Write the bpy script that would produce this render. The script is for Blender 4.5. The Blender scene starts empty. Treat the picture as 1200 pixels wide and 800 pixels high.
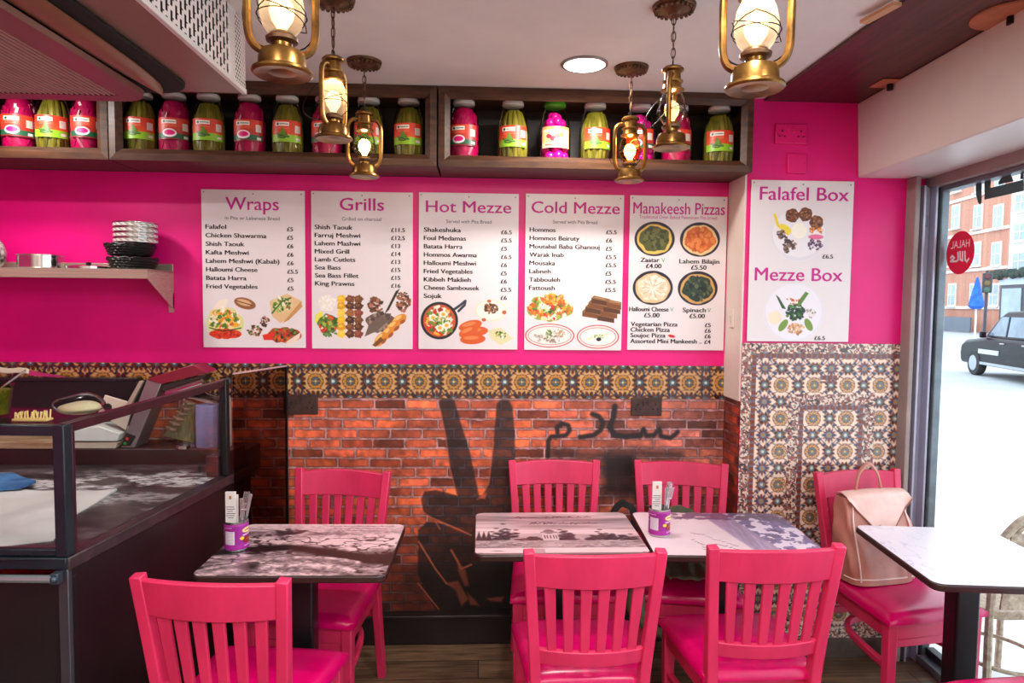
import bpy, math, random
import numpy as np
from mathutils import Vector, Matrix
random.seed(7)
RNG = np.random.default_rng(11)
SC = bpy.context.scene
COL = SC.collection
PI = math.pi

# ------------------------------------------------------------------ camera
FPX, CAMH = 780.0, 1.65
YAW, PITCH, ROLL = math.radians(2.7), math.atan(44 / 780), 0.01
_F = np.array([math.sin(YAW) * math.cos(PITCH), math.cos(YAW) * math.cos(PITCH), -math.sin(PITCH)])
_R0 = np.array([math.cos(YAW), -math.sin(YAW), 0.0]); _U0 = np.cross(_R0, _F)
_R = _R0 * math.cos(ROLL) + _U0 * math.sin(ROLL); _U = _U0 * math.cos(ROLL) - _R0 * math.sin(ROLL)
_C = np.array([0, 0, CAMH])
cd = bpy.data.cameras.new('camera'); cam = bpy.data.objects.new('camera', cd); COL.objects.link(cam)
cd.sensor_width = 36; cd.lens = 36 * FPX / 1200; cd.clip_start = 0.05; cd.clip_end = 300
cam.matrix_world = Matrix(((_R[0], _U[0], -_F[0], _C[0]), (_R[1], _U[1], -_F[1], _C[1]), (_R[2], _U[2], -_F[2], _C[2]), (0, 0, 0, 1)))
SC.camera = cam

# ------------------------------------------------------------------ world, lights, exposure
SC.view_settings.view_transform = 'Standard'
SC.view_settings.look = 'None'
SC.view_settings.gamma = 1.0
SC.view_settings.use_curve_mapping = False
SC.view_settings.exposure = 0.10
wd = bpy.data.worlds.new('world'); SC.world = wd; wd.use_nodes = True
_b = wd.node_tree.nodes['Background']; _b.inputs['Color'].default_value = (0.86, 0.93, 1.0, 1); _b.inputs['Strength'].default_value = 3.2

def area_light(name, loc, size, power, color=(1, .965, .92), rot=(0, 0, 0), spread=PI):
    l = bpy.data.lights.new(name, 'AREA'); l.shape = 'DISK'; l.size = size; l.energy = power; l.color = color; l.spread = spread
    o = bpy.data.objects.new(name, l); o.location = loc; o.rotation_euler = rot; COL.objects.link(o); return o
def point_light(name, loc, power, r=.02, color=(1, .72, .38)):
    l = bpy.data.lights.new(name, 'POINT'); l.energy = power; l.shadow_soft_size = r; l.color = color
    o = bpy.data.objects.new(name, l); o.location = loc; COL.objects.link(o); return o
CEIL = 2.585
area_light('downlight_and_fill_lamp', (.396, 2.633, CEIL - .03), .15, 14)
area_light('downlight_and_fill_lamp', (-1.9, 2.62, CEIL - .03), .15, 8)  # added lamp without a fixture, brightens the wall and ledge behind the counter
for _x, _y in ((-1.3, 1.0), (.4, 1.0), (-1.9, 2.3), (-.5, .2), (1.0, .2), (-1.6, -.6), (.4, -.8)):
    area_light('downlight_and_fill_lamp', (_x, _y, CEIL - .03), .18, 20)  # unseen fill lamps added at the ceiling, no fixtures built for them

# ------------------------------------------------------------------ helpers: pixels of the photograph -> points in the room
def ray(px, py): return _F + _R * (px - 600) / FPX + _U * (400 - py) / FPX
def W(px, py, y=3.2):
    d = ray(px, py); return Vector(_C + d * (y / d[1]))
def Z(px, py, z):
    d = ray(px, py); return Vector(_C + d * ((z - CAMH) / d[2]))
def DIST(px, py, dep): return Vector(_C + ray(px, py) * dep)

# ------------------------------------------------------------------ helpers: tags
def tag(o, label=None, cat=None, group=None, kind=None):
    if label: o['label'] = label
    if cat: o['category'] = cat
    if group: o['group'] = group
    if kind: o['kind'] = kind
    return o
def thing(name, label, cat, loc=(0, 0, 0), rz=0, group=None):
    o = bpy.data.objects.new(name, None); COL.objects.link(o); o.empty_display_size = .05
    o.location = loc; o.rotation_euler = (0, 0, rz)
    return tag(o, label, cat, group)
def kids(o): return [c for c in bpy.data.objects if c.parent == o]
def dup(o, loc=None, rz=None, label=None, parent=None):
    c = o.copy(); COL.objects.link(c)
    if parent is not None: c.parent = parent
    if loc is not None: c.location = loc
    if rz is not None: c.rotation_euler = (0, 0, rz)
    if label: c['label'] = label
    for k in kids(o): dup(k, parent=c)
    return c

# ------------------------------------------------------------------ helpers: mesh builder
def frame_for(t, up):
    t = t.normalized(); s = t.cross(up)
    if s.length < 1e-5: s = t.cross(Vector((1, 0, 0)))
    s.normalize(); return s, s.cross(t).normalized()
class MB:
    def __init__(s): s.v = []; s.f = []
    def add(s, vs, fs):
        n = len(s.v); s.v += [tuple(p) for p in vs]; s.f += [tuple(i + n for i in f) for f in fs]; return s
    def hexa(s, p):      # p: bottom ring of 4 (ccw from above), top ring of 4
        return s.add(p, [(3, 2, 1, 0), (4, 5, 6, 7), (0, 1, 5, 4), (1, 2, 6, 5), (2, 3, 7, 6), (3, 0, 4, 7)])
    def box(s, c, d, M=None):
        x, y, z = d[0] / 2, d[1] / 2, d[2] / 2
        p = [Vector(q) for q in ((-x, -y, -z), (x, -y, -z), (x, y, -z), (-x, y, -z), (-x, -y, z), (x, -y, z), (x, y, z), (-x, y, z))]
        if M is not None: p = [M @ q for q in p]
        c = Vector(c); return s.hexa([q + c for q in p])
    def bx(s, x0, x1, y0, y1, z0, z1): return s.box(((x0 + x1) / 2, (y0 + y1) / 2, (z0 + z1) / 2), (abs(x1 - x0), abs(y1 - y0), abs(z1 - z0)))
    def lathe(s, prof, n=24, c=(0, 0, 0), M=None, caps=True):
        vs = []; c = Vector(c)
        for r, z in prof:
            for k in range(n):
                a = 2 * PI * k / n; q = Vector((r * math.cos(a), r * math.sin(a), z))
                vs.append((M @ q if M is not None else q) + c)
        fs = []
        for i in range(len(prof) - 1):
            for k in range(n):
                a, b = i * n + k, i * n + (k + 1) % n; fs.append((a, b, b + n, a + n))
        if caps:
            if prof[0][0] > 1e-6: fs.append(tuple(range(n - 1, -1, -1)))
            if prof[-1][0] > 1e-6: fs.append(tuple(range((len(prof) - 1) * n, len(prof) * n)))
        return s.add(vs, fs)
    def tube(s, pts, r, n=8, closed=False, up=(0, 0, 1)):
        pts = [Vector(p) for p in pts]; m = len(pts); vs = []; up = Vector(up)
        rr = r if isinstance(r, (list, tuple)) else [r] * m
        prev = None
        for i, p in enumerate(pts):
            if closed: t = pts[(i + 1) % m] - pts[i - 1]
            else: t = pts[min(i + 1, m - 1)] - pts[max(i - 1, 0)]
            t.normalize()
            if prev is None: a, b = frame_for(t, up)
            else:
                a = prev - t * prev.dot(t)
                a = a.normalized() if a.length > 1e-6 else frame_for(t, up)[0]
                b = a.cross(t).normalized()
            prev = a
            for k in range(n):
                w = 2 * PI * k / n; vs.append(p + a * (rr[i] * math.cos(w)) + b * (rr[i] * math.sin(w)))
        fs = []
        for i in range(m if closed else m - 1):
            j = (i + 1) % m
            for k in range(n):
                k2 = (k + 1) % n; fs.append((i * n + k, j * n + k, j * n + k2, i * n + k2))
        if not closed: fs += [tuple(range(n)), tuple(range(m * n - 1, (m - 1) * n - 1, -1))]
        return s.add(vs, fs)
    def sweep(s, pts, w, t, up=(0, 1, 0)):   # rectangular bar: w along side, t along up
        pts = [Vector(p) for p in pts]; m = len(pts); vs = []; up = Vector(up)
        for i, p in enumerate(pts):
            d = pts[min(i + 1, m - 1)] - pts[max(i - 1, 0)]; a, b = frame_for(d, up)
            ww = w[i] if isinstance(w, (list, tuple)) else w; tt = t[i] if isinstance(t, (list, tuple)) else t
            for sx, sy in ((-1, -1), (1, -1), (1, 1), (-1, 1)): vs.append(p + a * (sx * ww / 2) + b * (sy * tt / 2))
        fs = []
        for i in range(m - 1):
            for k in range(4):
                k2 = (k + 1) % 4; fs.append((i * 4 + k, i * 4 + k2, i * 4 + 4 + k2, i * 4 + 4 + k))
        fs += [(3, 2, 1, 0), tuple((m - 1) * 4 + k for k in range(4))]
        return s.add(vs, fs)
    def slab(s, fn, nu, nv, th):             # closed sheet: fn(u,v) -> front point, th: thickness vector or function
        A = []; B = []
        for j in range(nv + 1):
            for i in range(nu + 1):
                u, v = i / nu, j / nv; p = Vector(fn(u, v)); A.append(p)
                t = th(u, v) if callable(th) else th; B.append(p + Vector(t))
        n = len(A); fs = []; q = lambda i, j: j * (nu + 1) + i
        for j in range(nv):
            for i in range(nu):
                fs.append((q(i, j), q(i + 1, j), q(i + 1, j + 1), q(i, j + 1)))
                fs.append((n + q(i, j), n + q(i, j + 1), n + q(i + 1, j + 1), n + q(i + 1, j)))
        for i in range(nu):
            fs.append((q(i + 1, 0), q(i, 0), n + q(i, 0), n + q(i + 1, 0))); fs.append((q(i, nv), q(i + 1, nv), n + q(i + 1, nv), n + q(i, nv)))
        for j in range(nv):
            fs.append((q(0, j), q(0, j + 1), n + q(0, j + 1), n + q(0, j))); fs.append((q(nu, j + 1), q(nu, j), n + q(nu, j), n + q(nu, j + 1)))
        return s.add(A + B, fs)
    def prism(s, poly, a, fn):               # poly [(u,v)], extruded between a[0], a[1]; fn(u,v,w) -> xyz
        n = len(poly); vs = [fn(u, v, a[0]) for u, v in poly] + [fn(u, v, a[1]) for u, v in poly]
        fs = [tuple(range(n - 1, -1, -1)), tuple(range(n, 2 * n))] + [(i, (i + 1) % n, n + (i + 1) % n, n + i) for i in range(n)]
        return s.add(vs, fs)
    def ball(s, c, r, n=12, m=8, M=None):
        rx, ry, rz = (r, r, r) if not isinstance(r, (tuple, list)) else r
        vs = []; c = Vector(c)
        for i in range(m + 1):
            th = PI * i / m
            for k in range(n):
                a = 2 * PI * k / n; q = Vector((rx * math.sin(th) * math.cos(a), ry * math.sin(th) * math.sin(a), -rz * math.cos(th)))
                vs.append((M @ q if M is not None else q) + c)
        fs = [(i * n + k, i * n + (k + 1) % n, (i + 1) * n + (k + 1) % n, (i + 1) * n + k) for i in range(m) for k in range(n)]
        return s.add(vs, fs)
    def build(s, name, m, parent=None, world=False, bevel=0, seg=2, smooth=35, fix=True, sub=0):
        me = bpy.data.meshes.new(name)
        v = s.v
        if world and parent is not None:
            L = wloc(parent); v = [(p[0] - L[0], p[1] - L[1], p[2] - L[2]) for p in v]
        me.from_pydata(v, [], s.f)
        if fix:
            import bmesh
            b = bmesh.new(); b.from_mesh(me); bmesh.ops.remove_doubles(b, verts=b.verts, dist=1e-6); bmesh.ops.recalc_face_normals(b, faces=b.faces); b.to_mesh(me); b.free()
        me.validate()
        if smooth:
            me.shade_smooth(); me.set_sharp_from_angle(angle=math.radians(smooth))
        me.materials.append(m)
        o = bpy.data.objects.new(name, me); COL.objects.link(o)
        if parent is not None: o.parent = parent
        if bevel:
            d = o.modifiers.new('bevel', 'BEVEL'); d.width = bevel; d.segments = seg; d.limit_method = 'ANGLE'; d.angle_limit = math.radians(40); d.use_clamp_overlap = True
        if sub:
            d = o.modifiers.new('sub', 'SUBSURF'); d.levels = sub; d.render_levels = sub
        return o
def wloc(o):
    L = Vector((0, 0, 0))
    while o is not None: L = L + o.location; o = o.parent
    return L
def smooth_path(pts, k=6):
    pts = [Vector(p) for p in pts]; out = []
    for i in range(len(pts) - 1):
        p0, p1, p2, p3 = pts[max(i - 1, 0)], pts[i], pts[i + 1], pts[min(i + 2, len(pts) - 1)]
        for j in range(k):
            t = j / k; out.append(.5 * ((2 * p1) + (p2 - p0) * t + (2 * p0 - 5 * p1 + 4 * p2 - p3) * t * t + (3 * p1 - p0 - 3 * p2 + p3) * t ** 3))
    return out + [pts[-1]]
def RZ(a): return Matrix.Rotation(a, 3, 'Z')
def RX(a): return Matrix.Rotation(a, 3, 'X')
def RY(a): return Matrix.Rotation(a, 3, 'Y')

# ------------------------------------------------------------------ helpers: materials
def lin(c):
    c = np.asarray(c, float) / 255.0
    return np.where(c <= .04045, c / 12.92, ((c + .055) / 1.055) ** 2.4)
def L4(c): return tuple(lin(c)) + (1.0,)
MATS = {}
def mat(name, c, rough=.5, metal=0, var=.12, scale=9, bump=0, coat=0, spec=.5, c2=None, stretch=(1, 1, 1), emit=0, sub=0):
    if name in MATS: return MATS[name]
    m = bpy.data.materials.new(name); MATS[name] = m; m.use_nodes = True
    nt = m.node_tree; N = nt.nodes; K = nt.links; P = N['Principled BSDF']
    P.inputs['Roughness'].default_value = rough; P.inputs['Metallic'].default_value = metal
    P.inputs['Specular IOR Level'].default_value = spec; P.inputs['Coat Weight'].default_value = coat; P.inputs['Coat Roughness'].default_value = .12
    tc = N.new('ShaderNodeTexCoord'); mp = N.new('ShaderNodeMapping'); mp.inputs['Scale'].default_value = stretch
    K.new(tc.outputs['Object'], mp.inputs['Vector'])
    nz = N.new('ShaderNodeTexNoise'); nz.inputs['Scale'].default_value = scale; nz.inputs['Detail'].default_value = 6; nz.inputs['Roughness'].default_value = .6
    K.new(mp.outputs['Vector'], nz.inputs['Vector'])
    rp = N.new('ShaderNodeValToRGB'); a = lin(c); b = lin(c2) if c2 is not None else a * (1 - var)
    if c2 is None: a = np.clip(a * (1 + var * .6), 0, 1)
    rp.color_ramp.elements[0].position = .35; rp.color_ramp.elements[1].position = .68
    rp.color_ramp.elements[0].color = tuple(b) + (1,); rp.color_ramp.elements[1].color = tuple(a) + (1,)
    K.new(nz.outputs['Fac'], rp.inputs['Fac']); K.new(rp.outputs['Color'], P.inputs['Base Color'])
    if bump:
        bp = N.new('ShaderNodeBump'); bp.inputs['Strength'].default_value = bump; bp.inputs['Distance'].default_value = .004
        K.new(nz.outputs['Fac'], bp.inputs['Height']); K.new(bp.outputs['Normal'], P.inputs['Normal'])
    if emit:
        P.inputs['Emission Color'].default_value = L4(c); P.inputs['Emission Strength'].default_value = emit
    return m
def painted(name, rough=.5, coat=0, bump=0):      # colour comes from the mesh's own painted colours
    if name in MATS: return MATS[name]
    m = bpy.data.materials.new(name); MATS[name] = m; m.use_nodes = True
    nt = m.node_tree; P = nt.nodes['Principled BSDF']; P.inputs['Roughness'].default_value = rough; P.inputs['Coat Weight'].default_value = coat; P.inputs['Coat Roughness'].default_value = .08
    a = nt.nodes.new('ShaderNodeVertexColor'); a.layer_name = 'paint'; nt.links.new(a.outputs['Color'], P.inputs['Base Color'])
    if bump:
        b = nt.nodes.new('ShaderNodeBump'); b.inputs['Strength'].default_value = bump; b.inputs['Distance'].default_value = .003
        nt.links.new(a.outputs['Color'], b.inputs['Height']); nt.links.new(b.outputs['Normal'], P.inputs['Normal'])
    return m
def glass(name, tint=(255, 255, 255), refl=1.0, rough=.02, see=1.0):
    if name in MATS: return MATS[name]
    m = bpy.data.materials.new(name); MATS[name] = m; m.use_nodes = True
    nt = m.node_tree; N = nt.nodes; K = nt.links; N.remove(N['Principled BSDF'])
    t = N.new('ShaderNodeBsdfTransparent'); t.inputs['Color'].default_value = tuple(lin(tint) * see) + (1,)
    g = N.new('ShaderNodeBsdfGlossy'); g.inputs['Roughness'].default_value = rough
    fr = N.new('ShaderNodeLayerWeight'); fr.inputs['Blend'].default_value = .12
    mu = N.new('ShaderNodeMath'); mu.operation = 'MULTIPLY'; mu.inputs[1].default_value = refl; mu.use_clamp = True
    mx = N.new('ShaderNodeMixShader'); K.new(fr.outputs[0], mu.inputs[0]); K.new(mu.outputs[0], mx.inputs[0]); K.new(t.outputs[0], mx.inputs[1]); K.new(g.outputs[0], mx.inputs[2])
    K.new(mx.outputs[0], N['Material Output'].inputs['Surface']); return m
def plank_mat(name, c1, c2, c3, rough=.45, w=1.2, h=.14, rot=0):
    m = bpy.data.materials.new(name); MATS[name] = m; m.use_nodes = True
    nt = m.node_tree; N = nt.nodes; K = nt.links; P = N['Principled BSDF']; P.inputs['Roughness'].default_value = rough
    tc = N.new('ShaderNodeTexCoord'); mp = N.new('ShaderNodeMapping'); mp.inputs['Rotation'].default_value = (0, 0, rot); K.new(tc.outputs['Object'], mp.inputs['Vector'])
    br = N.new('ShaderNodeTexBrick'); br.inputs['Color1'].default_value = L4(c1); br.inputs['Color2'].default_value = L4(c2); br.inputs['Mortar'].default_value = L4(c3)
    br.inputs['Scale'].default_value = 1; br.inputs['Brick Width'].default_value = w; br.inputs['Row Height'].default_value = h; br.inputs['Mortar Size'].default_value = .0025
    K.new(mp.outputs['Vector'], br.inputs['Vector'])
    m2 = N.new('ShaderNodeMapping'); m2.inputs['Scale'].default_value = (2, 26, 10); K.new(mp.outputs['Vector'], m2.inputs['Vector'])
    nz = N.new('ShaderNodeTexNoise'); nz.inputs['Scale'].default_value = 2.2; nz.inputs['Detail'].default_value = 8; K.new(m2.outputs['Vector'], nz.inputs['Vector'])
    rp = N.new('ShaderNodeValToRGB'); rp.color_ramp.elements[0].position = .3; rp.color_ramp.elements[1].position = .75
    rp.color_ramp.elements[0].color = (.35, .35, .35, 1); rp.color_ramp.elements[1].color = (1.5, 1.45, 1.35, 1); K.new(nz.outputs['Fac'], rp.inputs['Fac'])
    mx = N.new('ShaderNodeMix'); mx.data_type = 'RGBA'; mx.blend_type = 'MULTIPLY'; mx.inputs['Factor'].default_value = 1
    K.new(br.outputs['Color'], mx.inputs['A']); K.new(rp.outputs['Color'], mx.inputs['B']); K.new(mx.outputs['Result'], P.inputs['Base Color'])
    bp = N.new('ShaderNodeBump'); bp.inputs['Strength'].default_value = .25; bp.inputs['Distance'].default_value = .002; K.new(nz.outputs['Fac'], bp.inputs['Height']); K.new(bp.outputs['Normal'], P.inputs['Normal'])
    return m

# ------------------------------------------------------------------ helpers: painting into mesh colours
def vnoise(h, w, cell_y, cell_x, rng=RNG):
    gy, gx = int(h / cell_y) + 3, int(w / cell_x) + 3
    g = rng.random((gy, gx)); y = np.arange(h) / cell_y; x = np.arange(w) / cell_x
    yi, xi = y.astype(int), x.astype(int); fy = y - yi; fx = x - xi; fy = (fy * fy * (3 - 2 * fy))[:, None]; fx = (fx * fx * (3 - 2 * fx))[None]
    a = g[yi][:, xi]; b = g[yi][:, xi + 1]; c = g[yi + 1][:, xi]; d = g[yi + 1][:, xi + 1]
    return (a * (1 - fx) + b * fx) * (1 - fy) + (c * (1 - fx) + d * fx) * fy
def fbm(h, w, cy, cx=None, n=4):
    cx = cx or cy; t = 0; a = 1; s = 0
    for i in range(n):
        t = t + a * vnoise(h, w, max(cy / 2 ** i, 1.01), max(cx / 2 ** i, 1.01)); s += a; a *= .55
    return t / s
class CV:       # a small canvas in its own units (x right, y down)
    def __init__(s, x0, y0, x1, y1, k, bg):
        s.x0, s.y0, s.x1, s.y1 = x0, y0, x1, y1
        s.w = max(3, int((x1 - x0) * k) + 1); s.h = max(3, int((y1 - y0) * k) + 1); s.k = (s.w - 1) / (x1 - x0)
        s.X, s.Y = np.meshgrid(np.linspace(x0, x1, s.w), np.linspace(y0, y1, s.h))
        s.a = np.ones((s.h, s.w, 3)) * np.array(bg, float)
    def mix(s, m, c, al=1.0):
        m = np.clip(m, 0, 1)[..., None] * al; s.a = s.a * (1 - m) + np.asarray(c, float) * m; return s
    def mul(s, m, f): s.a = s.a * (1 - np.clip(m, 0, 1)[..., None] * (1 - np.asarray(f, float))); return s
    def edge(s, d, soft=None):        # signed distance -> coverage
        soft = soft or .7 / s.k; return np.clip(.5 - d / (2 * soft), 0, 1)
    def ell(s, cx, cy, rx, ry, c, al=1, soft=None, rot=0, wob=0):
        x, y = s.X - cx, s.Y - cy
        if rot: x, y = x * math.cos(rot) + y * math.sin(rot), -x * math.sin(rot) + y * math.cos(rot)
        q = np.sqrt((x / rx) ** 2 + (y / ry) ** 2)
        if wob: t = np.arctan2(y, x); q = q * (1 + wob * np.sin(5 * t + cx) + wob * .6 * np.sin(9 * t + cy))
        return s.mix(s.edge((q - 1) * min(rx, ry), soft), c, al)
    def ring(s, cx, cy, r, w, c, al=1):
        return s.mix(s.edge(np.abs(np.hypot(s.X - cx, s.Y - cy) - r) - w / 2), c, al)
    def inpoly(s, P):
        ins = np.zeros(s.X.shape, bool); n = len(P)
        for i in range(n):
            (xa, ya), (xb, yb) = P[i], P[(i + 1) % n]
            if ya == yb: continue
            ins ^= ((ya > s.Y) != (yb > s.Y)) & (s.X < (xb - xa) * (s.Y - ya) / (yb - ya) + xa)
        return ins
    def segd(s, P, closed=False):
        d = np.full(s.X.shape, 1e9); n = len(P)
        for i in range(n if closed else n - 1):
            (xa, ya), (xb, yb) = P[i], P[(i + 1) % n]; dx, dy = xb - xa, yb - ya; l2 = dx * dx + dy * dy + 1e-12
            t = np.clip(((s.X - xa) * dx + (s.Y - ya) * dy) / l2, 0, 1); d = np.minimum(d, np.hypot(s.X - xa - t * dx, s.Y - ya - t * dy))
        return d
    def poly(s, P, c, al=1, soft=None): return s.mix(s.pmask(P, soft), c, al)
    def pmask(s, P, soft=None):
        d = s.segd(P, True); return s.edge(np.where(s.inpoly(P), -d, d), soft)
    def line(s, P, w, c, al=1, soft=None): return s.mix(s.edge(s.segd(P) - w / 2, soft), c, al)
    def rect(s, xa, ya, xb, yb, c, al=1): return s.mix(((s.X >= xa) & (s.X <= xb) & (s.Y >= ya) & (s.Y <= yb)).astype(float), c, al)
    def noise(s, amt, cell): s.a = s.a * (1 + amt * (fbm(s.h, s.w, cell * s.k) - .5)[..., None] * 2); return s
    def specks(s, n, box, r, cols, rng=random, ry=None, wob=.15):
        for _ in range(n):
            x = rng.uniform(box[0], box[2]); y = rng.uniform(box[1], box[3])
            if len(box) > 4 and ((x - (box[0] + box[2]) / 2) / ((box[2] - box[0]) / 2)) ** 2 + ((y - (box[1] + box[3]) / 2) / ((box[3] - box[1]) / 2)) ** 2 > 1: continue
            q = r * rng.uniform(.6, 1.3); s.ell(x, y, q, (ry or r) * rng.uniform(.6, 1.3), rng.choice(cols), .95, rot=rng.uniform(0, 3), wob=wob)
        return s
def raster(name, img, fn, m, parent=None, world=False, keep=None):
    """mesh grid carrying the painted colours; fn(U,V) -> (x,y,z) arrays, U left->right, V top->bottom"""
    h, w = img.shape[:2]; U, V = np.meshgrid(np.linspace(0, 1, w), np.linspace(0, 1, h)); x, y, z = fn(U, V)
    co = np.stack([x + 0 * U, y + 0 * U, z + 0 * U], -1).reshape(-1, 3).astype(np.float64)
    if world and parent is not None: co = co - np.array(wloc(parent))
    idx = np.arange(h * w).reshape(h, w)
    q = np.stack([idx[:-1, :-1], idx[1:, :-1], idx[1:, 1:], idx[:-1, 1:]], -1).reshape(-1, 4)
    if keep is not None: q = q[keep[:-1, :-1].reshape(-1)]
    me = bpy.data.meshes.new(name); me.vertices.add(h * w); me.vertices.foreach_set('co', co.astype(np.float32).ravel())
    me.loops.add(q.size); me.loops.foreach_set('vertex_index', q.astype(np.int32).ravel())
    me.polygons.add(len(q)); me.polygons.foreach_set('loop_start', np.arange(0, q.size, 4, dtype=np.int32))
    me.update(calc_edges=True); me.validate()
    at = me.color_attributes.new('paint', 'FLOAT_COLOR', 'POINT'); c = np.ones((h * w, 4), np.float32); c[:, :3] = lin(np.clip(img, 0, 255)).reshape(-1, 3)
    at.data.foreach_set('color', c.ravel()); me.shade_smooth(); me.materials.append(m)
    o = bpy.data.objects.new(name, me); COL.objects.link(o)
    if parent is not None: o.parent = parent
    return o

# ------------------------------------------------------------------ helpers: lettering
_TXT = {}
def text_mesh(body, off=0.0, res=3):
    k = (body, off)
    if k in _TXT: return _TXT[k]
    cu = bpy.data.curves.new('lettering', 'FONT'); cu.body = body; cu.size = 1; cu.offset = off; cu.resolution_u = res
    o = bpy.data.objects.new('lettering', cu); COL.objects.link(o)
    dg = bpy.context.evaluated_depsgraph_get(); dg.update(); ev = o.evaluated_get(dg); me = ev.to_mesh()
    V = np.array([v.co[:2] for v in me.vertices]).reshape(-1, 2); Fs = [tuple(p.vertices) for p in me.polygons]
    ev.to_mesh_clear(); bpy.data.objects.remove(o); bpy.data.curves.remove(cu)
    _TXT[k] = (V, Fs); return V, Fs
def lettering(mb, body, x, base, w=None, cap=None, fn=None, off=0, serif=False, natural=None, flip=False, heavy=False):
    """adds body to mb; x, base, w, cap in the units fn(u, v) understands (v down)"""
    V, Fs = text_mesh(body, off)
    if not len(V): return
    x0, x1 = V[:, 0].min(), V[:, 0].max(); sc = (cap or 1) / .73
    sx = w / (x1 - x0) if w else sc * (natural or 1)
    u = (V[:, 0] - x0) * sx
    if flip: u = u.max() - u
    for sh in ((-.018, .018, .05) if heavy else (0,)):
        pts = [fn(x + a + sh * sc, base - b * sc) for a, b in zip(u, V[:, 1])]
        mb.add(pts, [f[::-1] if flip else f for f in Fs])

# ================================================================== SETTING
M_PINK = mat('pink_paint', (231, 2, 124), .42, var=.10, scale=3, bump=.08)
M_CEIL = mat('ceiling_paint', (226, 225, 222), .8, var=.05, scale=4, bump=.1)
M_CREAM = mat('cream_paint', (226, 212, 200), .55, var=.06, scale=5)
M_SHUT = mat('shutter_box_paint', (214, 206, 200), .35, var=.06, scale=3)
M_MAHOG = plank_mat('mahogany_boards', (96, 36, 32), (78, 30, 28), (40, 16, 14), .35, 1.1, .9, PI / 2)
M_FLOOR = plank_mat('floor_planks', (118, 92, 70), (88, 66, 50), (40, 30, 24), .4, 1.3, .15)
M_BLACKWOOD = mat('black_wood', (34, 24, 24), .35, var=.3, scale=6, stretch=(1, 1, 8))
def struct(name, mb, m, label, cat, **k):
    return tag(mb.build(name, m, **k), label, cat, kind='structure')
WX = lambda y: 2.08 - .06 * (3.0 - y)       # inner face of the shop window, running towards the camera
struct('floor', MB().bx(-3.3, 2.12, -1.6, 3.2, -.1, 0), M_FLOOR, 'dark brown wood plank floor under the tables', 'floor')
struct('ceiling', MB().bx(-3.3, 1.27, -1.6, 3.2, CEIL, CEIL + .08), M_CEIL, 'off-white plastered ceiling with hanging lanterns', 'ceiling')
wb = struct('wall_back', MB().bx(-3.3, 2.14, 3.2, 3.32, 0, 2.7), M_PINK, 'hot pink back wall above a tile border and brick mural', 'wall')
struct('wall_front', MB().bx(-3.4, 2.0, -1.7, -1.6, 0, 2.7), M_CREAM, 'cream wall at the far side of the room, behind the viewer', 'wall')
struct('wall_left', MB().bx(-3.4, -3.3, -1.6, 3.3, 0, 2.7), M_PINK, 'pink side wall beyond the serving counter', 'wall')
wr = struct('wall_right', MB().bx(1.2, 2.14, 3.0, 3.2, 0, 2.7), M_PINK, 'projecting pink pier with a tiled lower half by the window', 'wall')
MB().bx(1.192, 1.2, 3.0, 3.2, 1.212, CEIL).build('corner_strip', M_CREAM, wr)
struct('trim_1', MB().bx(1.27, 1.80, -1.6, 3.0, CEIL - .012, CEIL + .08), M_MAHOG, 'dark red-brown wooden boards along the ceiling edge', 'ceiling boards')
# patches left by old fittings on the boards
for i, (px, py, rx, ry) in enumerate(((1043, 97, .07, .05), (1185, 17, .11, .1))):
    p = Z(px, py, CEIL - .012)
    t = thing('ceiling_patch', 'square bare-wood patch with a screw on the ceiling boards near the pier' if i == 0 else 'round bare-wood patch with a bolt on the ceiling boards, nearer the camera', 'fitting', (p.x, p.y, CEIL - .012))
    if i == 0: MB().box((0, 0, -.003), (rx * 1.7, ry * 2, .006)).build('plate', mat('bare_wood', (190, 118, 84), .6, var=.2, scale=14), t, bevel=.004)
    else: MB().lathe([(rx, -.006), (rx, 0)], 28).build('plate', mat('bare_wood', (190, 118, 84), .6), t)
    MB().lathe([(.012, -.03), (.012, -.006)], 10).build('bolt', mat('dark_metal', (40, 36, 34), .4, .8), t)
# loose lath hanging at the boards' edge
a, b = Z(1012, 26, CEIL - .02), Z(1052, 4, CEIL - .02)
tag(MB().sweep([a, b], .03, .012, (0, 0, 1)).build('wood_lath', mat('pale_wood', (205, 160, 120), .6, var=.3, scale=5), bevel=.001), 'pale splintered wooden lath at the edge of the ceiling boards', 'lath')
# shutter box (cream beam) over the window
struct('trim_2', MB().hexa([(1.715, 3.0, 2.24), (1.50, -1.6, 2.24), (2.0, -1.6, 2.24), (2.3, 3.0, 2.24), (1.70, 3.0, CEIL - .012), (1.49, -1.6, CEIL - .012), (2.0, -1.6, CEIL - .012), (2.3, 3.0, CEIL - .012)]), M_SHUT, 'cream boxed beam above the shop window', 'beam', bevel=.006)
struct('baseboard_back', MB().bx(-3.2, 1.2, 3.15, 3.2, 0, .128).bx(-3.2, 1.2, 3.14, 3.2, .128, .145), M_BLACKWOOD, 'black wooden skirting ledge under the brick mural', 'skirting', bevel=.003)
struct('baseboard_right', MB().bx(1.2, 1.98, 2.975, 3.0, 0, .085), mat('worn_skirting', (84, 68, 58), .5, var=.4, scale=12), 'worn dark skirting under the tiled pier', 'skirting', bevel=.003)

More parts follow.
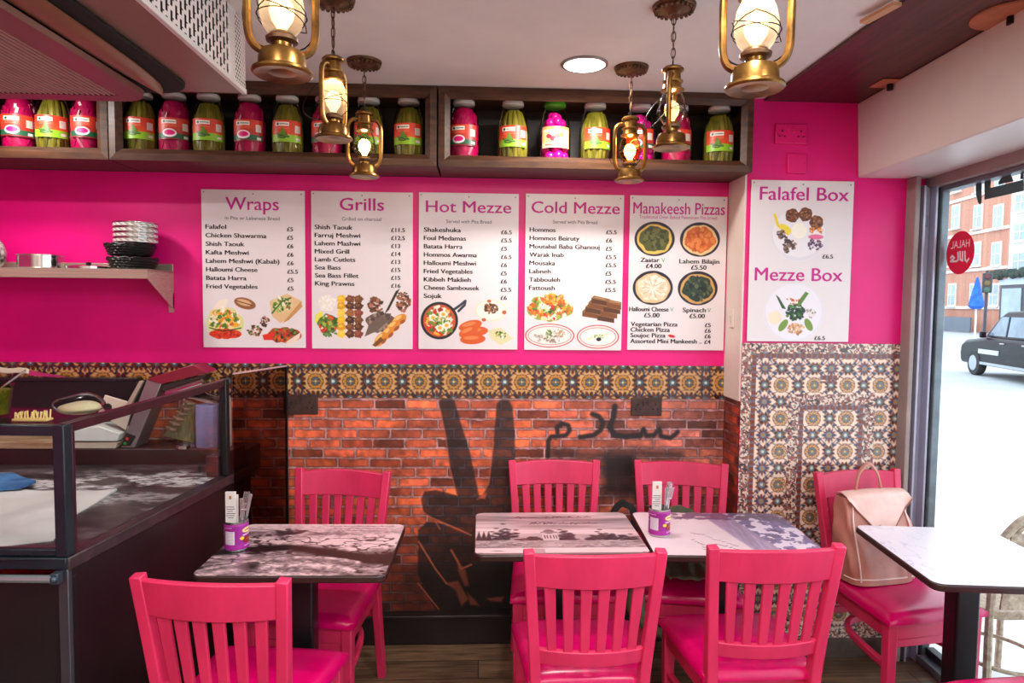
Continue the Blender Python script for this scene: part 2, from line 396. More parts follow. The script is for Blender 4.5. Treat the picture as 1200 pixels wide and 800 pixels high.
# ------------------------------------------------------------------ patterned tiles
def tile_cell(n=56, bg=(242, 208, 168), dark=(58, 28, 20), pale=False, big=1.0):
    c = CV(-.5, -.5, .5, .5, n, bg)
    blue, teal, navy, yel, mar = (40, 70, 92), (70, 104, 112), (32, 36, 58), (184, 122, 24), (92, 38, 28)
    if pale: blue, teal, navy, yel, mar, dark = (84, 104, 120), (120, 142, 146), (72, 74, 104), (188, 128, 44), (128, 68, 56), (78, 44, 36)  # same tile in lighter colours, with the glare mixed in
    for sx in (-1, 1):
        for sy in (-1, 1):
            c.line([(0, sy * .5), (sx * .25, sy * .27), (sx * .5, 0)], .026 * big, dark); c.line([(sx * .14, sy * .5), (sx * .5, sy * .14)], .022 * big, dark, .9)
            c.line([(sx * .25, sy * .27), (sx * .12, sy * .2)], .02, dark)
            c.poly([(sx * .28, sy * .18), (sx * .40, sy * .16), (sx * .42, sy * .30), (sx * .33, sy * .24)], navy); c.poly([(sx * .18, sy * .28), (sx * .16, sy * .40), (sx * .30, sy * .42), (sx * .24, sy * .33)], navy)
            c.ell(sx * .25, sy * .27, .035, .035, mar)
    for cx, cy in ((.5, 0), (-.5, 0), (0, .5), (0, -.5)):
        for k in range(8):
            a = k * PI / 4 + PI / 8; c.ell(cx + .13 * big * math.cos(a), cy + .13 * big * math.sin(a), .066 * big, .042 * big, mar if k % 2 else dark, rot=a)
        c.ell(cx, cy, .115, .115, dark); c.ell(cx, cy, .095, .095, teal); c.ell(cx, cy, .04, .04, (214, 214, 190)); c.ring(cx, cy, .062, .02, blue)
    for cx in (-.5, .5):
        for cy in (-.5, .5):
            for k in range(12):
                a = k * PI / 6; c.ell(cx + .13 * big * math.cos(a), cy + .13 * big * math.sin(a), .08 * big, .032 * big, mar if k % 2 else navy, rot=a)
            c.ell(cx, cy, .07, .07, teal); c.ell(cx, cy, .03, .03, yel)
    c.ell(0, 0, .235, .235, bg); c.ring(0, 0, .225, .022, dark, .85)
    for k in range(12):
        a = k * PI / 6; c.ell(.168 * math.cos(a), .168 * math.sin(a), .046, .024, yel, rot=a + .8); c.ell(.20 * math.cos(a + .26), .20 * math.sin(a + .26), .02, .014, mar)
    c.ring(0, 0, .128, .02, dark); c.ell(0, 0, .118, .118, blue)
    for k in range(8): a = k * PI / 4; c.ell(.07 * math.cos(a), .07 * math.sin(a), .036, .016, teal if k % 2 else yel, rot=a)
    c.ell(0, 0, .03, .03, (226, 196, 130))
    return c.a
def tile_fill(h, w, cell, per_px, off=(0, 0)):
    n = cell.shape[0]; yi = (((np.arange(h) + off[1]) / per_px) % 1 * n).astype(int) % n; xi = (((np.arange(w) + off[0]) / per_px) % 1 * n).astype(int) % n
    return cell[yi][:, xi]
M_TILE = painted('glazed_tiles', .18, .35)
K = 330.0   # paint samples per metre
bx0, bx1, bz0, bz1 = -3.0, 1.2, 1.193, 1.357
h, w = int((bz1 - bz0) * K), int((bx1 - bx0) * K)
band = tile_fill(h, w, tile_cell(60, (206, 158, 98), big=1.22), .164 * K, (0, 0))
wgt = np.clip((np.linspace(bx0, bx1, w) - .35) / 1.0, 0, 1)[None, :, None] * .3
band = band * (1 - .0 * wgt)
for x in range(0, w, int(.164 * K)): band[:, x] = band[:, x] * .7 + 60
band[-1] = band[0] = (120, 80, 50)
raster('tile_border', band, lambda U, V: (bx0 + U * (bx1 - bx0), 3.196 + 0 * U, bz1 - V * (bz1 - bz0)), M_TILE, wb)
# pier panel
px0, px1, pz0, pz1 = 1.2, 1.945, .085, 1.482
h, w = int((pz1 - pz0) * K), int((px1 - px0) * K)
S = K / 241.0 * 1.0          # photo pixel -> samples (about)
cell_glare = tile_cell(56, (246, 220, 196), pale=True)  # paler copy of the border tile, glare put into its colours
pan = tile_fill(h, w, cell_glare, .155 * K, (int(.047 * K), int(.04 * K))).copy()
def scroll_strip(img, y0, y1, x0, x1):
    c = np.ones((y1 - y0, x1 - x0, 3)) * np.array((228, 210, 190))
    n1 = vnoise(y1 - y0, x1 - x0, 2.6, 2.6); n2 = vnoise(y1 - y0, x1 - x0, 2.4, 2.4); n3 = vnoise(y1 - y0, x1 - x0, 3.4, 3.4)
    c[n1 > .55] = (150, 84, 74); c[n2 > .66] = (66, 62, 64); c[n3 > .70] = (150, 116, 112)
    img[y0:y1, x0:x1] = c
def brown_strip(img, y0, y1, x0, x1, vert):
    t = (np.arange(y1 - y0)[:, None] if vert else np.arange(x1 - x0)[None]) + 0 * np.zeros((y1 - y0, x1 - x0))
    c = np.ones((y1 - y0, x1 - x0, 3)) * np.array((128, 66, 48)); c[(t % 9) < 3] = (112, 104, 118)
    img[y0:y1, x0:x1] = c
q = lambda m: int(m * K)
def frame_strips(x0, x1, y0, y1, wd, th, right=True):
    scroll_strip(pan, q(y0), q(y0 + wd), q(x0), q(x1)); scroll_strip(pan, q(y0), h, q(x0), q(x0 + wd))
    if right: scroll_strip(pan, q(y0), h, q(x1 - wd), q(x1))
    i = wd + .006
    brown_strip(pan, q(y0 + i), q(y0 + i + th), q(x0 + i), q(x1 - (i if right else 0)), False); brown_strip(pan, q(y0 + i), h, q(x0 + i), q(x0 + i + th), True)
    if right: brown_strip(pan, q(y0 + i), h, q(x1 - i - th), q(x1 - i), True)
frame_strips(0, px1 - px0, 0, 1, .045, .02, False)
frame_strips(.225, .635, .237, 1, .048, .02)
brown_strip(pan, q(.15), q(.17), q(.37), q(.45), False); brown_strip(pan, q(.178), q(.186), q(.37), q(.45), False)
scroll_strip(pan, h - q(.06), h, 0, w)
for t in range(0, h, q(.155)): pan[t] = pan[t] * .75 + 30
raster('tile_panel', pan, lambda U, V: (px0 + U * (px1 - px0), 2.996 + 0 * U, pz1 - V * (pz1 - pz0)), painted('pier_tiles', .15, .4), wr)

# ------------------------------------------------------------------ brick mural (a printed wall covering)
def brick_paint(cv, mono=False):
    h, w = cv.X.shape; bh, bw = .0475, .152
    wx = cv.X + .012 * (fbm(h, w, 40) - .5); wy = cv.Y + .008 * (fbm(h, w, 26) - .5)
    row = np.floor(wy / bh); ph = (row * .5 + .17 * np.sin(row * 12.9)) % 1
    ci = np.floor(wx / bw + ph); fx = (wx / bw + ph - ci) * bw; fy = (wy / bh - row) * bh
    hsh = lambda a, b, s: np.modf(np.abs(np.sin(a * 127.1 + b * 311.7 + s) * 43758.5453))[0]
    r1, r2 = hsh(row, ci, .3), hsh(row, ci, 7.7)
    base = np.array((214, 98, 62))[None, None] * (.78 + .4 * r1[..., None]) + np.array((22, 10, -6)) * (r2[..., None] - .4)
    n = fbm(h, w, 9)[..., None]; base = base * (.62 + .75 * n)
    ds = r2 > .84; base[ds] *= np.array((.62, .58, .62))
    big = fbm(h, w, 45)[..., None]; base = base * (.68 + .6 * big)
    e = np.minimum(np.minimum(fx, bw - fx), np.minimum(fy, bh - fy)) + .006 * (fbm(h, w, 5) - .5)
    mo = np.clip((.0052 - e) / .002, 0, 1)[..., None]; mc = np.array((176, 130, 130)) * (.6 + .8 * fbm(h, w, 7)[..., None])
    sh = np.clip((.009 - e) / .003, 0, 1)[..., None] * (1 - mo)
    cv.a = base * (1 - sh * .45) * (1 - mo) + mc * mo
    return cv
mx0, mx1, mzb, mzt = -2.6, 1.2, .145, 1.194
cv = CV(mx0, -mzt, mx1, -mzb, 250, (0, 0, 0)); brick_paint(cv)
P2 = lambda L, s=1, ox=0, oy=0: [(lambda p: (p.x, -p.z))(W(ox + x / s, oy + y / s)) for x, y in L]
PH = lambda L: P2(L, 2.963, 490, 450)
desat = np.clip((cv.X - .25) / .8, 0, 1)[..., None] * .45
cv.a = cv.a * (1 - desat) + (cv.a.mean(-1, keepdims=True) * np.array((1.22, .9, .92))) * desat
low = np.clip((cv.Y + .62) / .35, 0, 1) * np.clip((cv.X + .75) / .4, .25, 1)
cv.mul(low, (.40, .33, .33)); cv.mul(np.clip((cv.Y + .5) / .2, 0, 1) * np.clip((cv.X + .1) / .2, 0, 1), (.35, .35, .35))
shd = (.36, .40, .46)
hand = np.maximum.reduce([cv.pmask(PH(p), .004) for p in (
    [(72, 62), (84, 50), (108, 47), (126, 58), (150, 140), (180, 235), (212, 388), (136, 390), (110, 290), (96, 180)],
    [(273, 66), (290, 52), (314, 55), (328, 80), (336, 180), (336, 260), (330, 460), (190, 460), (222, 388), (246, 340), (262, 200)],
    [(10, 400), (22, 372), (60, 366), (140, 386), (215, 386), (340, 380), (340, 640), (186, 522), (120, 492), (50, 466), (18, 440)],
    [(0, 505), (30, 478), (70, 480), (180, 520), (340, 560), (360, 800), (70, 800), (0, 660)])])
cv.mul(hand, shd)
for L, wd in (([(72, 70), (96, 180), (110, 290), (136, 388)], .004), ([(262, 200), (246, 340), (222, 392), (205, 400)], .005), ([(30, 455), (120, 494), (184, 524)], .006), ([(60, 476), (76, 502)], .005), ([(2, 545), (60, 640), (100, 692)], .008), ([(0, 690), (40, 740), (72, 780)], .006), ([(115, 575), (135, 610), (150, 640), (185, 625)], .009)):
    cv.line(PH(L), wd, (196, 104, 72), .85, .003)
for p in ([(135, 610), (165, 645), (178, 700), (160, 700), (140, 650)], [(95, 690), (140, 680), (175, 745), (150, 770), (130, 715)], [(170, 720), (215, 768), (180, 765)], [(235, 742), (300, 735), (290, 755), (250, 752)]):
    cv.poly(PH(p), (150, 76, 54), .8, .006)
cv.mix(cv.pmask(PH([(208, 392), (240, 376), (232, 398)]), .003), (220, 96, 70), .8)
PA = lambda L: P2(L, 3.6375, 540, 420)
ink = (30, 22, 24)
blot = np.maximum(cv.pmask(PA([(596, 400), (752, 392), (756, 590), (600, 588)]), .035), cv.edge(cv.segd(PA([(400, 400), (560, 412), (680, 400), (850, 404), (930, 408)])) - .014, .028))
cv.mix(blot * (.75 + .4 * fbm(cv.h, cv.w, 20)), ink, .96)
for L, wd in (([(412, 318), (410, 292), (432, 276), (458, 284), (464, 306), (448, 326), (420, 330), (384, 332), (372, 352), (372, 415)], .021),
              ([(560, 236), (588, 246), (606, 272), (596, 304), (566, 326), (508, 334)], .023), ([(656, 204), (650, 250), (634, 292), (655, 326), (700, 332), (764, 328)], .027),
              ([(764, 328), (778, 300), (790, 328), (822, 326), (846, 300), (852, 330), (892, 338), (914, 322), (924, 312)], .022)):
    cv.line(PA(L), wd, ink, .97, .005)
cv.a[:, :6] *= .6
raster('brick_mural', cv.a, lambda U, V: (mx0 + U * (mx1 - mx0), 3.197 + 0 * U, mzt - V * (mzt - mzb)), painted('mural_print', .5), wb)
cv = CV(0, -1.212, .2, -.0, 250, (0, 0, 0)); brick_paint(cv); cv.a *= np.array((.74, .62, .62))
raster('brick_return', cv.a, lambda U, V: (1.197 + 0 * U, 3.2 - U * .2, 1.212 - V * 1.2), painted('mural_print', .5), wr)

# ------------------------------------------------------------------ shop window
M_ALU = mat('grey_lilac_frame', (172, 172, 190), .4, .3, var=.08)
M_DKF = mat('dark_rubber_frame', (44, 48, 54), .45, var=.2)
M_GRY = mat('grey_green_frame', (118, 132, 140), .4, .2, var=.2, scale=12)
M_PST = mat('taupe_post', (150, 134, 130), .5, var=.12, scale=7)
M_WGL = glass('window_glass', (246, 250, 252), .6)
win = thing('window_1', 'large shop window looking onto the street beside the tiled pier', 'window'); win['kind'] = 'structure'
MB().bx(1.945, 1.968, 2.93, 3.0, 0, 2.24).build('post', M_PST, win, bevel=.004)
MB().bx(1.968, 1.985, 2.965, 3.0, 0, 2.24).build('gap_seal', M_DKF, win)
MB().bx(1.985, 1.995, 2.93, 3.0, 0, 2.2).bx(1.995, 2.04, 2.97, 3.0, 0, 2.2).bx(2.04, 2.05, 2.93, 3.0, 0, 2.2).build('side_channel', M_ALU, win, bevel=.002)
MB().bx(2.052, 2.07, 2.95, 3.0, 0, 2.2).build('rubber_strip', M_DKF, win)
MB().bx(2.072, 2.108, 2.935, 3.0, 0, 2.2).build('jamb', M_GRY, win, bevel=.004)
def along(mb, z0, z1, t0, t1, y0=2.93, y1=-1.6):
    return mb.hexa([(WX(y1) + t0, y1, z0), (WX(y1) + t1, y1, z0), (WX(y0) + t1, y0, z0), (WX(y0) + t0, y0, z0), (WX(y1) + t0, y1, z1), (WX(y1) + t1, y1, z1), (WX(y0) + t1, y0, z1), (WX(y0) + t0, y0, z1)])
along(MB(), 2.195, 2.245, -.05, .03, 2.998).build('head_rail', M_PST, win, bevel=.004)
along(MB(), 2.175, 2.195, -.01, .05).build('head_bead', M_GRY, win, bevel=.003)
along(MB(), 0, .035, -.03, .07).build('track', M_GRY, win, bevel=.003)
along(MB(), .035, .07, .01, .05).build('bottom_rail', M_DKF, win, bevel=.003)
along(MB(), .05, 2.185, .024, .030).build('pane', M_WGL, win)
MB().bx(1.998, 2.03, 2.962, 2.971, 2.02, 2.07).build('hinge_plate', M_GRY, win, bevel=.002)
# round HALAL sticker (read from outside, so mirrored here)
gx = lambda y: WX(y) + .0225
def onglass(px, py):
    d = ray(px, py); k = (2.08 - .18 + .0225) / (d[0] - .06 * d[1]); return Vector(_C + d * k)
c0 = onglass(1125, 296); 
st = thing('halal_sticker', 'round pink-red sticker with white lettering on the window glass', 'sticker', tuple(c0))
dv = Vector((.06, 1, 0)).normalized(); RS = .094; SQ = 1.0
def sp(u, v, o=0): return Vector((0, 0, 0)) - dv * u + Vector((0, 0, -v)) + Vector((-o, 0, 0))      # u to the viewer's right
MB().add([sp(RS * math.cos(a), RS * math.sin(a)) for a in np.linspace(0, 2 * PI, 41)[:-1]], [tuple(range(40))]).build('disc', mat('sticker_red', (226, 12, 64), .5, var=.03), st, fix=False)
mb = MB(); lettering(mb, 'HALAL', -.062, -.022, .124, .034, lambda u, v: sp(u, v, .0012), 0, flip=True)
def strokes(mb, lines, wd, fn):
    for L in lines:
        for (xa, ya), (xb, yb) in zip(L[:-1], L[1:]):
            dx, dy = xb - xa, yb - ya; l = math.hypot(dx, dy) + 1e-9; nx, ny = -dy / l * wd / 2, dx / l * wd / 2; ex, ey = dx / l * wd * .4, dy / l * wd * .4
            mb.add([fn(xa + nx - ex, ya + ny - ey), fn(xb + nx + ex, yb + ny + ey), fn(xb - nx + ex, yb - ny + ey), fn(xa - nx - ex, ya - ny - ey)], [(0, 1, 2, 3)])
strokes(mb, [[(-.06, .018), (-.05, .01), (-.035, .02), (-.06, .034), (-.02, .036), (-.008, .03), (-.012, -.002)], [(.002, -.004), (.006, .03), (.022, .036), (.018, -.002)], [(.034, -.002), (.038, .034), (.05, .042), (.06, .03)]], .009, lambda u, v: sp(u, v, .0012))
mb.build('lettering', mat('sticker_white', (250, 236, 240), .5, var=.02), st, fix=False)
# green lettering of the shop sign on the glass, seen from behind, cut by the frame
gl = thing('window_lettering', 'dark green shop lettering stuck across the top of the window glass', 'lettering', tuple(onglass(1170, 215)))
o_ = Vector(gl.location)
GP = lambda L: [onglass(1040 + x / 5, 160 + y / 5) - o_ for x, y in L]
for L in ([(518, 275), (552, 268), (552, 380), (545, 402), (530, 385), (518, 340)], [(568, 262), (606, 254), (604, 300), (800, 250), (800, 318), (568, 370)], [(650, 265), (672, 236), (722, 222), (740, 262), (650, 282)], [(780, 214), (800, 200), (800, 250), (776, 250)]):
    MB().add(GP(L), [tuple(range(len(L)))]).build('letter', mat('sign_green', (58, 88, 88), .5, var=.1), gl, fix=False)

# ================================================================== SHELVES OF JARS
M_OAK = mat('stained_wood', (92, 58, 36), .45, c2=(52, 30, 18), scale=5, stretch=(1.2, 10, 10), bump=.1)
M_OAKD = mat('shelf_back_wood', (44, 28, 20), .6, c2=(26, 16, 12), scale=5, stretch=(1.2, 10, 10))
YF, SZ0, SZ1 = 2.95, 2.243, 2.583
def wall_shelf(x0, x1, label):
    t = thing('wall_shelf', label, 'shelf', ((x0 + x1) / 2, 3.2, SZ0), 0, 'boxed shelves under the ceiling'); L = lambda mb: mb
    MB().bx(x0, x1, 3.185, 3.198, SZ0, SZ1).build('back_board', M_OAKD, t, world=True)
    MB().bx(x0, x1, YF, 3.185, SZ0, SZ0 + .03).build('bottom_board', M_OAK, t, world=True, bevel=.003)
    MB().bx(x0, x1, YF, 3.185, SZ1 - .03, SZ1).build('top_board', M_OAK, t, world=True, bevel=.003)
    for xa, xb in ((x0, x0 + .019), (x1 - .019, x1)): MB().bx(xa, xb, YF, 3.185, SZ0 + .03, SZ1 - .03).build('side_board', M_OAK, t, world=True, bevel=.003)
    f = MB(); m = .05                     # mitred face moulding, dished towards the opening
    O = [(x0, SZ0), (x1, SZ0), (x1, SZ1), (x0, SZ1)]; I = [(x0 + m, SZ0 + m), (x1 - m, SZ0 + m), (x1 - m, SZ1 - m), (x0 + m, SZ1 - m)]; Q = [(x0 + m * .55, SZ0 + m * .55), (x1 - m * .55, SZ0 + m * .55), (x1 - m * .55, SZ1 - m * .55), (x0 + m * .55, SZ1 - m * .55)]
    for k in range(4):
        j = (k + 1) % 4
        A = [Vector((p[0], y, p[1])) for p, y in ((O[k], YF), (O[k], YF - .018), (Q[k], YF - .022), (I[k], YF - .004), (I[k], YF))]
        B = [Vector((p[0], y, p[1])) for p, y in ((O[j], YF), (O[j], YF - .018), (Q[j], YF - .022), (I[j], YF - .004), (I[j], YF))]
        MB().add(A + B, [(0, 5, 6, 1), (1, 6, 7, 2), (2, 7, 8, 3), (3, 8, 9, 4), (4, 9, 5, 0), (0, 1, 2, 3, 4), (9, 8, 7, 6, 5)]).build('face_rail' if k % 2 == 0 else 'face_stile', M_OAK, t, world=True, smooth=0)
    return t
sx = lambda px: W(px, 150, YF).x
wall_shelf(-2.75, sx(128.5), 'boxed dark wood shelf running behind the air conditioner, holding jars')
wall_shelf(sx(130), sx(512), 'long middle boxed wood shelf with eight pickle jars')
wall_shelf(sx(514), sx(881), 'boxed wood shelf with the green-lidded turnip jar')

M_JGL = glass('jar_glass', (248, 252, 248), .9)
M_LIDW = mat('white_lid', (232, 228, 224), .35, var=.05); M_LIDG = mat('green_lid', (84, 190, 44), .35, var=.05)
M_CUC = mat('pickled_cucumber', (146, 130, 36), .3, c2=(84, 78, 20), scale=16, stretch=(1, 1, .3)); M_BRINE = mat('green_brine', (74, 72, 20), .3, var=.3)
M_TUR = mat('pink_turnip_sticks', (206, 8, 92), .3, c2=(150, 0, 62), scale=14, stretch=(1, 1, .3)); M_TBR = mat('pink_brine', (150, 4, 66), .3, var=.2)
M_BALL = mat('magenta_whole_turnips', (232, 20, 150), .25, c2=(190, 6, 110), scale=10)
M_LABEL = painted('paper_label', .4)
def jar_prof(r=.074, h=.262): return [(r * .86, 0), (r * .98, .008), (r, .03), (r, .135), (r * .97, .165), (r * .88, .2), (r * .73, .236), (r * .64, .252), (r * .62, h + .006)]
def label_art(kind):
    c = CV(0, 0, 100, 66, 1.6, (214, 62, 34))
    c.mix(np.clip((c.Y - 20) / 25, 0, 1), (170, 44, 40) if kind == 'red' else (224, 90, 40), .8)
    c.rect(14, 6, 58, 18, (242, 238, 226)); c.ell(22, 12, 4, 4, (20, 74, 40)); c.line([(30, 12), (54, 12)], 2.4, (70, 96, 70))
    for y in (22, 26): c.line([(20, y), (58, y)], 1.6, (236, 160, 130), .7)
    if kind == 'red':
        c.rect(0, 46, 100, 66, (30, 92, 60)); c.ell(38, 46, 21, 13, (246, 232, 236)); c.ell(38, 45, 16, 8, (222, 20, 120)); c.line([(0, 64), (100, 64)], 4, (150, 20, 40))
    else:
        c.rect(0, 44, 100, 66, (142, 196, 40))
        for x, y, r in ((28, 46, .5), (38, 42, -.4), (46, 48, .2), (34, 52, .1), (42, 36, .9)): c.ell(x, y, 13, 4, (52, 92, 34), rot=r); c.ell(x, y - 1, 9, 1.4, (112, 156, 60), rot=r)
        c.poly([(38, 22), (50, 44), (26, 44)], (98, 150, 50), .8)
    c.rect(76, 14, 94, 36, (238, 226, 214)); 
    for y in range(17, 36, 3): c.line([(78, y), (92, y)], .9, (140, 120, 110), .7)
    c.rect(80, 52, 94, 60, (236, 230, 220)); return c.a
def label_turnip():
    c = CV(0, 0, 100, 66, 1.6, (214, 180, 120)); c.rect(0, 0, 100, 8, (190, 150, 90)); c.rect(0, 50, 100, 66, (226, 204, 160))
    for x, y, r, q in ((26, 30, 9, (150, 40, 60)), (40, 38, 10, (168, 52, 74)), (54, 30, 9, (120, 30, 50)), (34, 22, 6, (240, 220, 220)), (62, 40, 8, (236, 216, 170)), (50, 44, 7, (250, 240, 220))): c.ell(x, y, r, r * .8, q)
    c.line([(10, 14), (60, 14)], 5, (252, 244, 226), .8); c.line([(14, 57), (60, 57)], 4, (130, 50, 40), .8); c.rect(76, 10, 96, 60, (238, 228, 214))
    for y in range(14, 58, 3): c.line([(79, y), (93, y)], 1, (130, 110, 100), .7)
    c.ell(66, 26, 8, 6, (110, 150, 60)); return c.a
def make_jar(kind):
    t = thing('pickle_jar', 'x', 'jar', (0, 0, -5))
    rnd = random.Random({'green': 3, 'red': 5, 'ball': 9}[kind])
    MB().lathe(jar_prof(), 32, caps=True).build('glass', M_JGL, t)
    cm = MB()
    if kind == 'green':
        cm.lathe([(.058, .006), (.062, .03), (.062, .14), (.05, .2), (.038, .232)], 20)
        for ring, rr, n in ((0, .056, 13), (1, .03, 7)):
            for k in range(n):
                a = 2 * PI * k / n + rnd.uniform(-.1, .1) + ring; h0, h1 = .01 + .004 * rnd.random(), .22 + rnd.uniform(-.02, .014)
                r = rnd.uniform(.0125, .0155); rt = rr * (.72 if ring == 0 else .9); tw = rnd.uniform(-.12, .12)
                P = [(rr * math.cos(a), rr * math.sin(a), h0), (rr * 1.0 * math.cos(a + tw), rr * math.sin(a + tw), .09), (rr * .98 * math.cos(a + tw), rr * .98 * math.sin(a + tw), .14), (rt * math.cos(a), rt * math.sin(a), h1)]
                P = smooth_path(P, 4); m = len(P) - 1; cm.tube(P, [r * min(1, .35 + 3.2 * min(i, m - i) / m) for i in range(m + 1)], 8)
        cm.build('pickles', M_CUC, t)
    elif kind == 'red':
        cm.lathe([(.06, .006), (.066, .03), (.066, .145), (.054, .2), (.042, .236)], 20)
        for k in range(46):
            a = rnd.uniform(0, 2 * PI); z = rnd.uniform(.02, .2); rr = .064 * (1 if z < .15 else 1 - (z - .15) * 5.2); l = rnd.uniform(.02, .04); tl = rnd.uniform(-.5, .5)
            c = Vector((rr * math.cos(a), rr * math.sin(a), z)); d = Vector((-math.sin(a) * math.sin(tl), math.cos(a) * math.sin(tl), math.cos(tl))) * l
            d.z = min(d.z, .222 - z); cm.sweep([c - d * .5, c + d], .011, .008, (math.cos(a), math.sin(a), 0))
        cm.build('pickles', M_TUR, t)
    else:
        for z, rr, n, r in ((.034, .042, 6, .027), (.07, .044, 6, .026), (.112, .042, 6, .027), (.152, .04, 6, .026), (.188, .03, 5, .023), (.214, .016, 3, .02), (.09, 0, 1, .04)):
            for k in range(n):
                a = 2 * PI * (k + rnd.random() * .3) / n + z * 20; cm.ball((rr * math.cos(a), rr * math.sin(a), z + rnd.uniform(-.004, .004)), r, 12, 8)
        cm.build('pickles', M_BALL, t)
    art = label_turnip() if kind == 'ball' else label_art(kind)
    sp_ = 1.95
    raster('label', art, lambda U, V: (.0748 * np.sin((U - .5) * sp_ ), -.0748 * np.cos((U - .5) * sp_),   .158 - V * .092), M_LABEL, t)
    MB().lathe([(.049, .257), (.0505, .258), (.0505, .271), (.048, .275), (.02, .2755), (0, .2755)], 32).build('lid', M_LIDG if kind == 'ball' else M_LIDW, t)
    return t
JAR = {k: make_jar(k) for k in ('green', 'red', 'ball')}
JUSED = set()
JARS = [(-13, 'g'), (23, 'r'), (63, 'g'), (103, 'r'), (163, 'g'), (203, 'r'), (245, 'g'), (293, 'r'), (337, 'g'), (383, 'r'), (432, 'g'), (479, 'g'), (542, 'r'), (601, 'g'), (650, 'b'), (697, 'g'), (750, 'm'), (793, 'r'), (842, 'g')]
JL = {-13: None, 23: 'pink turnip jar just beneath the corner of the air conditioner, first shelf', 63: 'green cucumber jar between two pink jars on the first shelf', 103: 'pink turnip jar beside the end stile of the first shelf',
      163: 'green cucumber jar at the start of the middle shelf, under the air conditioner', 203: 'pink turnip jar between two green jars under the perforated housing', 245: 'green cucumber jar below the corner of the perforated housing', 293: 'pink turnip jar just past the perforated housing corner',
      337: 'green cucumber jar between the big lantern and the brown-shaded lantern', 383: 'pink turnip jar half hidden behind the frosted lantern', 432: 'green cucumber jar behind the small hanging lantern, middle shelf', 479: 'green cucumber jar beside the divider of the two lantern-side shelves',
      542: 'bright red-pink jar standing first in the shelf of the turnip jar', 601: 'green cucumber jar between the red-pink jar and the whole turnips', 650: 'magenta jar of whole turnips with a green lid', 697: 'green cucumber jar with its label turned, beside the green-lidded jar',
      750: 'magenta turnip jar behind the lit amber lantern', 793: 'red-pink jar behind the clear glass lantern', 842: 'green cucumber jar at the end by the pink pier'}
for px, k in JARS:
    if px == -13: continue
    kk = {'g': 'green', 'r': 'red', 'b': 'ball', 'm': 'ball'}[k]
    x = W({163: 165.6, 203: 205, 542: 543.5}.get(px, px), 160, 3.03).x; loc = (x, 3.03, SZ0 + .0305); rz = -math.atan2(x, 3.03) * .8 + random.uniform(-.12, .12) + (.35 if px == 697 else 0)
    o = JAR[kk] if kk not in JUSED else dup(JAR[kk]); JUSED.add(kk)
    o.location = loc; o.rotation_euler = (0, 0, rz); o.scale = (.955, .955, 1); tag(o, JL[px], 'jar', 'pickle jars on the shelves')
    if k == 'm':
        for c in kids(o):
            if c.name.startswith('lid'): c.data = c.data.copy(); c.data.materials[0] = M_LIDW
            if c.name.startswith('label'):
                for r in kids(JAR['red']):
                    if r.name.startswith('label'): c.data = r.data

# ================================================================== CEILING AIR CONDITIONER IN ITS PERFORATED HOUSING
ACZ = 2.35; ax1 = W(288, 110, 2.335).x; ay1 = 2.335; ax0, ay0 = ax1 - 1.25, ay1 - 1.25
M_ACB = mat('beige_plastic', (138, 110, 94), .35, var=.12, scale=5); M_ACW = mat('white_metal', (226, 224, 222), .4, .1, var=.05); M_DARK = mat('dark_void', (16, 14, 14), .8)
ac = thing('air_conditioner', 'ceiling air conditioner with louvred grille boxed in white perforated metal', 'air conditioner', (ax1, ay1, ACZ))
hs = MB()
hs.bx(ax0, ax1 - .012, ay0, ay1 - .012, ACZ + .02, CEIL).build('inner_case', M_DARK, ac, world=True)
PK = 260
def perforated(name, y0, y1, kind):
    h, w = int((CEIL - ACZ - .012) * PK), max(4, int((y1 - y0) * PK)); yy, xx = np.mgrid[0:h, 0:w]
    if kind == 'slot': px_, py_ = 7, 12; hole = ((xx % px_) < 3) & (((yy + 6 * ((xx // px_) % 2)) % py_) < 9) | (((yy + 6 * ((xx // px_) % 2)) % py_) == 4) & ((xx % px_) < 5)
    else: hole = ((xx + 2 * ((yy // 3) % 2)) % 4 < 2) & ((yy % 3) < 2)
    img = np.ones((h, w, 3)) * np.array((232, 228, 226))
    return raster(name, img, lambda U, V: (ax1 + 0 * U, y0 + U * (y1 - y0), CEIL - V * (CEIL - ACZ - .012)), painted('perforated_metal', .4), ac, world=True, keep=~hole)
perforated('slotted_side', ay0, ay1 - .14, 'slot'); perforated('fine_mesh_side', ay1 - .10, ay1, 'fine')
hs = MB(); hs.bx(ax1 - .01, ax1 + .003, ay1 - .14, ay1 - .10, ACZ, CEIL).bx(ax1 - .012, ax1 + .004, ay0, ay1, ACZ - .002, ACZ + .014).build('corner_trim', M_ACW, ac, world=True, bevel=.002)
